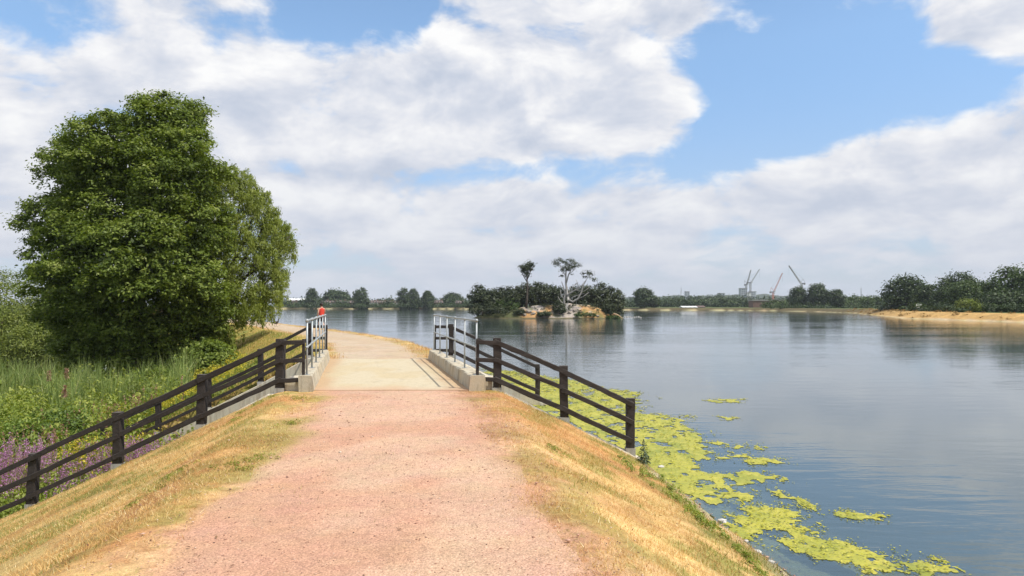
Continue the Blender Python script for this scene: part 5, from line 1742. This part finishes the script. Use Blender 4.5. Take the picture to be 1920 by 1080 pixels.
# purple loosestrife, denser towards the left edge
lo = spots(320, -15.5, -7.6, 14.7, 19.5, lambda x, y: in_ch(x, y) & (fbm(x * .8, y * .8, 111, 3) > .50), 41)
spikes('purple_flowers', 'tall purple flower spikes massed between the fences', lo, 1.35, .042, M['spike'], 42, M['weed'], 36, 8)
weed_mass('flower_foliage', 'narrow green foliage among the purple flower spikes', np.repeat(lo, 4, 0) + np.random.default_rng(3).normal(0, .22, (len(lo) * 4, 2)), .95, .10, .028, M['weed'], 43, 22, .13)
sd_ = spots(70, -15, -10, 20, 25, marshy, 44)
spikes('seed_heads', 'pinkish brown seed heads above the marsh weeds', sd_, 1.3, .06, M['pinkseed'], 45, M['weed'], 16, 4, spike=.3)
# yellow flowers on the far bank and in the channel
ye = spots(200, -16.5, -8.5, 23, 34, lambda x, y: (terrain(x, y) < -1.2) & (fbm(x * .5, y * .5, 121, 3) > .46), 46)
spikes('yellow_flowers', 'yellow flowering weeds on the slope below the big tree', ye, .75, .05, M['yellow'], 47, M['weed'], 12, 5, spike=.22, sw=.10)
ye2 = spots(60, -12.5, -8.8, 18, 22, in_ch, 48)
spikes('yellow_flowers', 'yellow flowering weeds seen between the fence rails', ye2, 1.15, .05, M['yellow'], 49, M['weed'], 12, 5, spike=.2, sw=.10)
# bulrush heads standing out of the reeds
g = np.random.default_rng(50)
for k, (a, d_, l) in enumerate(((88, 29, 'brown reed plume nearest the pond'), (121, 28, 'tallest brown reed plume against the dark tree'), (118, 26, 'short brown reed plume below the tallest one'))):
    p = P(a, 700, d_); z = float(hgt(p[0], p[1])[0])
    root = thing('reed_plume', l, 'reed', (p[0], p[1], z), 'brown reed plumes')
    top = z + (2.0, 2.15, 1.75)[k]
    mb = MB(); mb.tube([(p[0], p[1], z - .1), (p[0] + .03, p[1], (z + top) / 2), (p[0] + .08, p[1], top)], [.012, .01, .006], 5); mb.build('stem', M['reed'], root)
    t = g.uniform(0, 1, 160); c = np.column_stack([p[0] + .08 + g.normal(0, .045, 160) * (1.2 - t), p[1] + g.normal(0, .045, 160), top - .38 + .42 * t])
    V, F = leaf_quads(c, unit(g.normal(size=(160, 3))), .09, .03, g, np.tile([.2, 0, 1.], (160, 1)))
    mk('plume', V, F, M['pinkseed'], root, var=np.repeat(g.uniform(0, 1, 160), 4))

# thistle on the bank by the end of the fence
M['thistle'] = leaf_mat('thistle_leaf', [(0, (.03, .05, .025)), (.5, (.07, .10, .05)), (1, (.15, .19, .10))], .15)
p = PZ(1207, 872, WATER_Z + .12); p[2] = float(hgt(p[0], p[1])[0])
root = thing('thistle', 'dark spiky thistle standing at the waterline beside the fence end', 'plant', p)
g = np.random.default_rng(60)
mb = MB(); mb.tube([p - [0, 0, .03], p + [.01, 0, .22], p + [.0, 0, .46]], [.009, .007, .003], 6); mb.build('stem', M['bark'], root)
n = 260; t = g.uniform(0, 1, n); a = g.uniform(0, 6.28, n); r = .16 * (1.05 - t) * g.uniform(.2, 1, n)
c = np.column_stack([p[0] + np.cos(a) * r, p[1] + np.sin(a) * r, p[2] + .03 + t * .44])
V, F = leaf_quads(c, unit(np.column_stack([np.cos(a) * .5, np.sin(a) * .5, np.full(n, .9)]) + g.normal(0, .3, (n, 3))), .075 * (1.3 - t), .028 * (1.3 - t), g, np.column_stack([np.cos(a), np.sin(a), np.full(n, .3)]))
mk('leaves', V, F, M['thistle'], root, var=np.repeat(g.uniform(0, 1, n), 4))
gb = np.random.default_rng(61)
wl = []
for (a, b) in ((1190, 905), (1210, 890), (1260, 905), (1288, 935), (1300, 960), (1322, 985), (1310, 975), (1180, 880), (1255, 930), (1345, 1000), (1385, 1030), (1230, 882), (1430, 1060)):
    q = PZ(a, b, WATER_Z + .35)
    wl += [q[:2] + gb.normal(0, .10, 2) for _ in range(9)]
weed_mass('bank_weeds', 'clumps of fresh green weeds low on the near bank by the algae', np.array(wl), .10, .045, .016, M['weed'], 62, 22, .055)
wl = []
for (a, b) in ((488, 748), (455, 775), (430, 790), (545, 802), (510, 745), (485, 870), (1045, 830), (335, 905), (270, 945), (560, 752), (440, 935)):
    q = PZ(a, b, -.05 if a > 480 else -.3)
    wl += [q[:2] + gb.normal(0, .10, 2) for _ in range(10)]
weed_mass('bank_weeds', 'small green weed clumps at the foot of the wall and on the path edge', np.array(wl), .055, .035, .010, M['grass'], 63, 20, .06)

# ------------------------------------------------------------------ the walker on the path and the goose
M['skin'] = plain_mat('skin', (.50, .27, .19), (.56, .32, .23), 8, .55, 0, 0)
M['red_cloth'] = plain_mat('red_cloth', (.50, .035, .02), (.62, .06, .035), 12, .85, .1, .003)
M['dark_cloth'] = plain_mat('dark_cloth', (.02, .012, .016), (.04, .025, .03), 12, .85, .1, .003)
M['hair'] = plain_mat('dark_hair', (.015, .010, .008), (.035, .022, .016), 30, .6, .2, .003)
M['shoe'] = plain_mat('pale_shoe', (.45, .44, .42), (.60, .58, .55), 20, .7, 0, 0)


def skin_body(name, verts, edges, rads, mat, parent, root_i=0, sub=2):
    me = bpy.data.meshes.new(name)
    me.from_pydata([tuple(v) for v in verts], edges, [])
    o = link_mesh(name, me, mat, parent)
    md = o.modifiers.new('skin', 'SKIN')
    md.use_smooth_shade = True
    for k, sv in enumerate(me.skin_vertices[0].data):
        r = rads[k]; sv.radius = (r, r) if np.isscalar(r) else r
        sv.use_root = (k == root_i)
    sb = o.modifiers.new('sub', 'SUBSURF'); sb.levels = sub; sb.render_levels = sub
    return o


pp = PZ(603, 621.5, 0.0)
zg = float(hgt(pp[0], pp[1])[0]) + .016
walker = thing('person', 'person in a red sleeveless top and dark shorts walking away along the path', 'person', (pp[0], pp[1], zg))
walker.rotation_euler = (0, 0, R(38))          # faces along the path, away from the bridge (local +y is ahead)
# joints: local x right, y ahead, z up; mid stride, left leg ahead
J = [(0, 0, .98), (0, .01, 1.12), (0, .02, 1.28), (0, .02, 1.44), (0, .02, 1.54), (0, .03, 1.60),            # 0-5 pelvis..neck
     (-.19, .02, 1.46), (-.26, -.05, 1.20), (-.24, .10, .99), (-.235, .15, .92),                              # 6-9 left arm
     (.19, .02, 1.46), (.25, .10, 1.21), (.24, .26, 1.08), (.235, .31, 1.03),                                 # 10-13 right arm
     (-.10, 0, .93), (-.105, .16, .53), (-.11, .17, .10), (-.11, .30, .035),                                  # 14-17 left leg
     (.10, 0, .93), (.105, .02, .52), (.11, -.28, .16), (.11, -.20, .04),                                     # 18-21 right leg
     (0, .045, 1.68), (0, .05, 1.76)]                                                                        # 22-23 head
E = [(0, 1), (1, 2), (2, 3), (3, 4), (4, 5), (3, 6), (6, 7), (7, 8), (8, 9), (3, 10), (10, 11), (11, 12), (12, 13), (0, 14), (14, 15), (15, 16), (16, 17), (0, 18), (18, 19), (19, 20), (20, 21), (5, 22), (22, 23)]
rd = [(.15, .11), (.13, .10), (.145, .105), (.13, .09), .055, .055, .06, .045, .036, .03, .06, .045, .036, .03, .088, .062, .045, .038, .088, .062, .045, .038, .085, .07]
body = skin_body('body', J, E, rd, M['skin'], walker)
# face details and hands belong to the body's skin; fingers as short chains
for sx, hp in ((-1, (-.235, .15, .92)), (1, (.235, .31, 1.03))):
    v = [hp]; e = []; r_ = [.032]
    for k, (fx, fl) in enumerate(((-.024, .075), (-.008, .085), (.008, .08), (.024, .065))):
        b = len(v); v += [(hp[0] + fx, hp[1] + .03, hp[2] - .045), (hp[0] + fx, hp[1] + .045, hp[2] - .045 - fl * .5), (hp[0] + fx, hp[1] + .05, hp[2] - .045 - fl)]
        e += [(0, b), (b, b + 1), (b + 1, b + 2)]; r_ += [.010, .009, .008]
    b = len(v); v += [(hp[0] - sx * .03, hp[1] + .03, hp[2] - .02), (hp[0] - sx * .042, hp[1] + .055, hp[2] - .055)]; e += [(0, b), (b, b + 1)]; r_ += [.011, .009]
    skin_body('hand', v, e, r_, M['skin'], walker, 0, 1)


def loft_rings(name, rings, mat, parent, n=20):
    V = []; F = []
    for (cx_, cy_, cz_, rx_, ry_) in rings:
        for k in range(n):
            w = 2 * math.pi * k / n
            V.append((cx_ + rx_ * math.cos(w), cy_ + ry_ * math.sin(w), cz_))
    for i_ in range(len(rings) - 1):
        for k in range(n):
            F.append([i_ * n + k, i_ * n + (k + 1) % n, (i_ + 1) * n + (k + 1) % n, (i_ + 1) * n + k])
    me = bpy.data.meshes.new(name); me.from_pydata(V, [], F); me.update()
    for p_ in me.polygons: p_.use_smooth = True
    o = link_mesh(name, me, mat, parent)
    sm = o.modifiers.new('thick', 'SOLIDIFY'); sm.thickness = .008
    return o


loft_rings('top', [(0, 0, .90, .185, .135), (0, .005, 1.0, .178, .13), (0, .01, 1.12, .165, .122), (0, .02, 1.28, .182, .13), (0, .02, 1.38, .19, .128), (0, .02, 1.46, .165, .112), (0, .02, 1.505, .10, .085)], M['red_cloth'], walker)
for sx, kx, ky in ((-1, -.105, .12), (1, .105, .015)):
    loft_rings('short_leg', [(sx * .085, 0, .99, .115, .135), (sx * .10, .02, .88, .112, .12), (kx, ky * .5, .74, .105, .11), (kx, ky * .8, .62, .10, .10)], M['dark_cloth'], walker)
hr = bmesh.new(); bmesh.ops.create_icosphere(hr, subdivisions=3, radius=1)
for v in hr.verts:
    v.co = Vector((v.co.x * .098, v.co.y * .112 - .018, v.co.z * .118))
    if v.co.y > .045 and v.co.z < .04: v.co.y = .045
me = bpy.data.meshes.new('hair'); hr.to_mesh(me); hr.free()
ho = link_mesh('hair', me, M['hair'], walker); ho.location = (0, .04, 1.735)
for (fx, fy, fz, tl) in ((-.11, .22, .035, 0), (.11, -.24, .06, .3)):
    bm = bmesh.new(); bmesh.ops.create_icosphere(bm, subdivisions=2, radius=1)
    for v in bm.verts: v.co = Vector((v.co.x * .05, v.co.y * .14, max(v.co.z, -.55) * .06))
    me = bpy.data.meshes.new('shoe'); bm.to_mesh(me); bm.free()
    so = link_mesh('shoe', me, M['shoe'], walker); so.location = (fx, fy, fz); so.rotation_euler = (-tl, 0, 0)
nose = bmesh.new(); bmesh.ops.create_cone(nose, segments=8, radius1=.016, radius2=.004, depth=.04)
me = bpy.data.meshes.new('nose'); nose.to_mesh(me); nose.free()
no_ = link_mesh('nose', me, M['skin'], walker); no_.location = (0, .145, 1.70); no_.rotation_euler = (R(-70), 0, 0)

# goose
M['goose_dark'] = plain_mat('dark_plumage', (.025, .02, .018), (.075, .06, .05), 20, .7, .2, .004)
M['goose_beak'] = plain_mat('dark_beak', (.03, .025, .02), (.06, .05, .04), 20, .5, 0, 0)
M['goose_pale'] = plain_mat('pale_rump', (.40, .36, .30), (.5, .46, .4), 20, .7, 0, 0)
gp = PZ(517, 612.5, 0.0); zg = float(hgt(gp[0], gp[1])[0]) + .02
goose = thing('goose', 'dark goose walking on the sandy path below the willow', 'goose', (gp[0], gp[1], zg))
goose.rotation_euler = (0, 0, R(-12))
gv = [(-.30, 0, .30), (-.18, 0, .31), (0, 0, .30), (.15, 0, .32), (.22, 0, .42), (.235, 0, .54), (.245, 0, .63), (.30, 0, .635), (.35, 0, .62)]
skin_body('body', gv, [(k, k + 1) for k in range(8)], [.03, (.085, .08), (.135, .125), (.10, .095), .048, .034, .042, .032, .012], M['goose_dark'], goose, 2)
for s in (-1, 1):
    mb = MB(); mb.tube([(.0 + s * .03, s * .05, .22), (-.01 + s * .05, s * .05, .10), (.0 + s * .07, s * .05, .0)], [.022, .012, .01], 6)
    mb.tube([(.0 + s * .07, s * .05, .008), (.09 + s * .07, s * .05, .004)], [.012, .03], 5)
    me = bpy.data.meshes.new('leg'); me.from_pydata(mb.V, [], mb.F); link_mesh('leg', me, M['goose_beak'], goose)
    bm = bmesh.new(); bmesh.ops.create_icosphere(bm, subdivisions=2, radius=1)
    for v in bm.verts: v.co = Vector((v.co.x * .20, v.co.y * .03, v.co.z * .075 + v.co.x * .02))
    me = bpy.data.meshes.new('wing'); bm.to_mesh(me); bm.free()
    wg = link_mesh('wing', me, M['goose_dark'], goose); wg.location = (-.06, s * .115, .335)

# ------------------------------------------------------------------ thin summer haze
M_h = bpy.data.materials.new('haze'); M_h.use_nodes = True
t = NT(M_h.node_tree); t.n.clear()
out = t.node('ShaderNodeOutputMaterial'); pv = t.node('ShaderNodeVolumePrincipled')
pv.inputs['Color'].default_value = (.80, .88, 1.0, 1)
pv.inputs['Density'].default_value = 0.00012
pv.inputs['Anisotropy'].default_value = 0.0
t.link(pv.outputs[0], out.inputs['Volume'])
mb = MB(); mb.box((-3400, -3400, -8), (3400, 3400, 95))
hz_o = mb.build('haze', M_h)
tag(hz_o, 'thin pale summer haze over the lake', 'haze', kind='stuff')
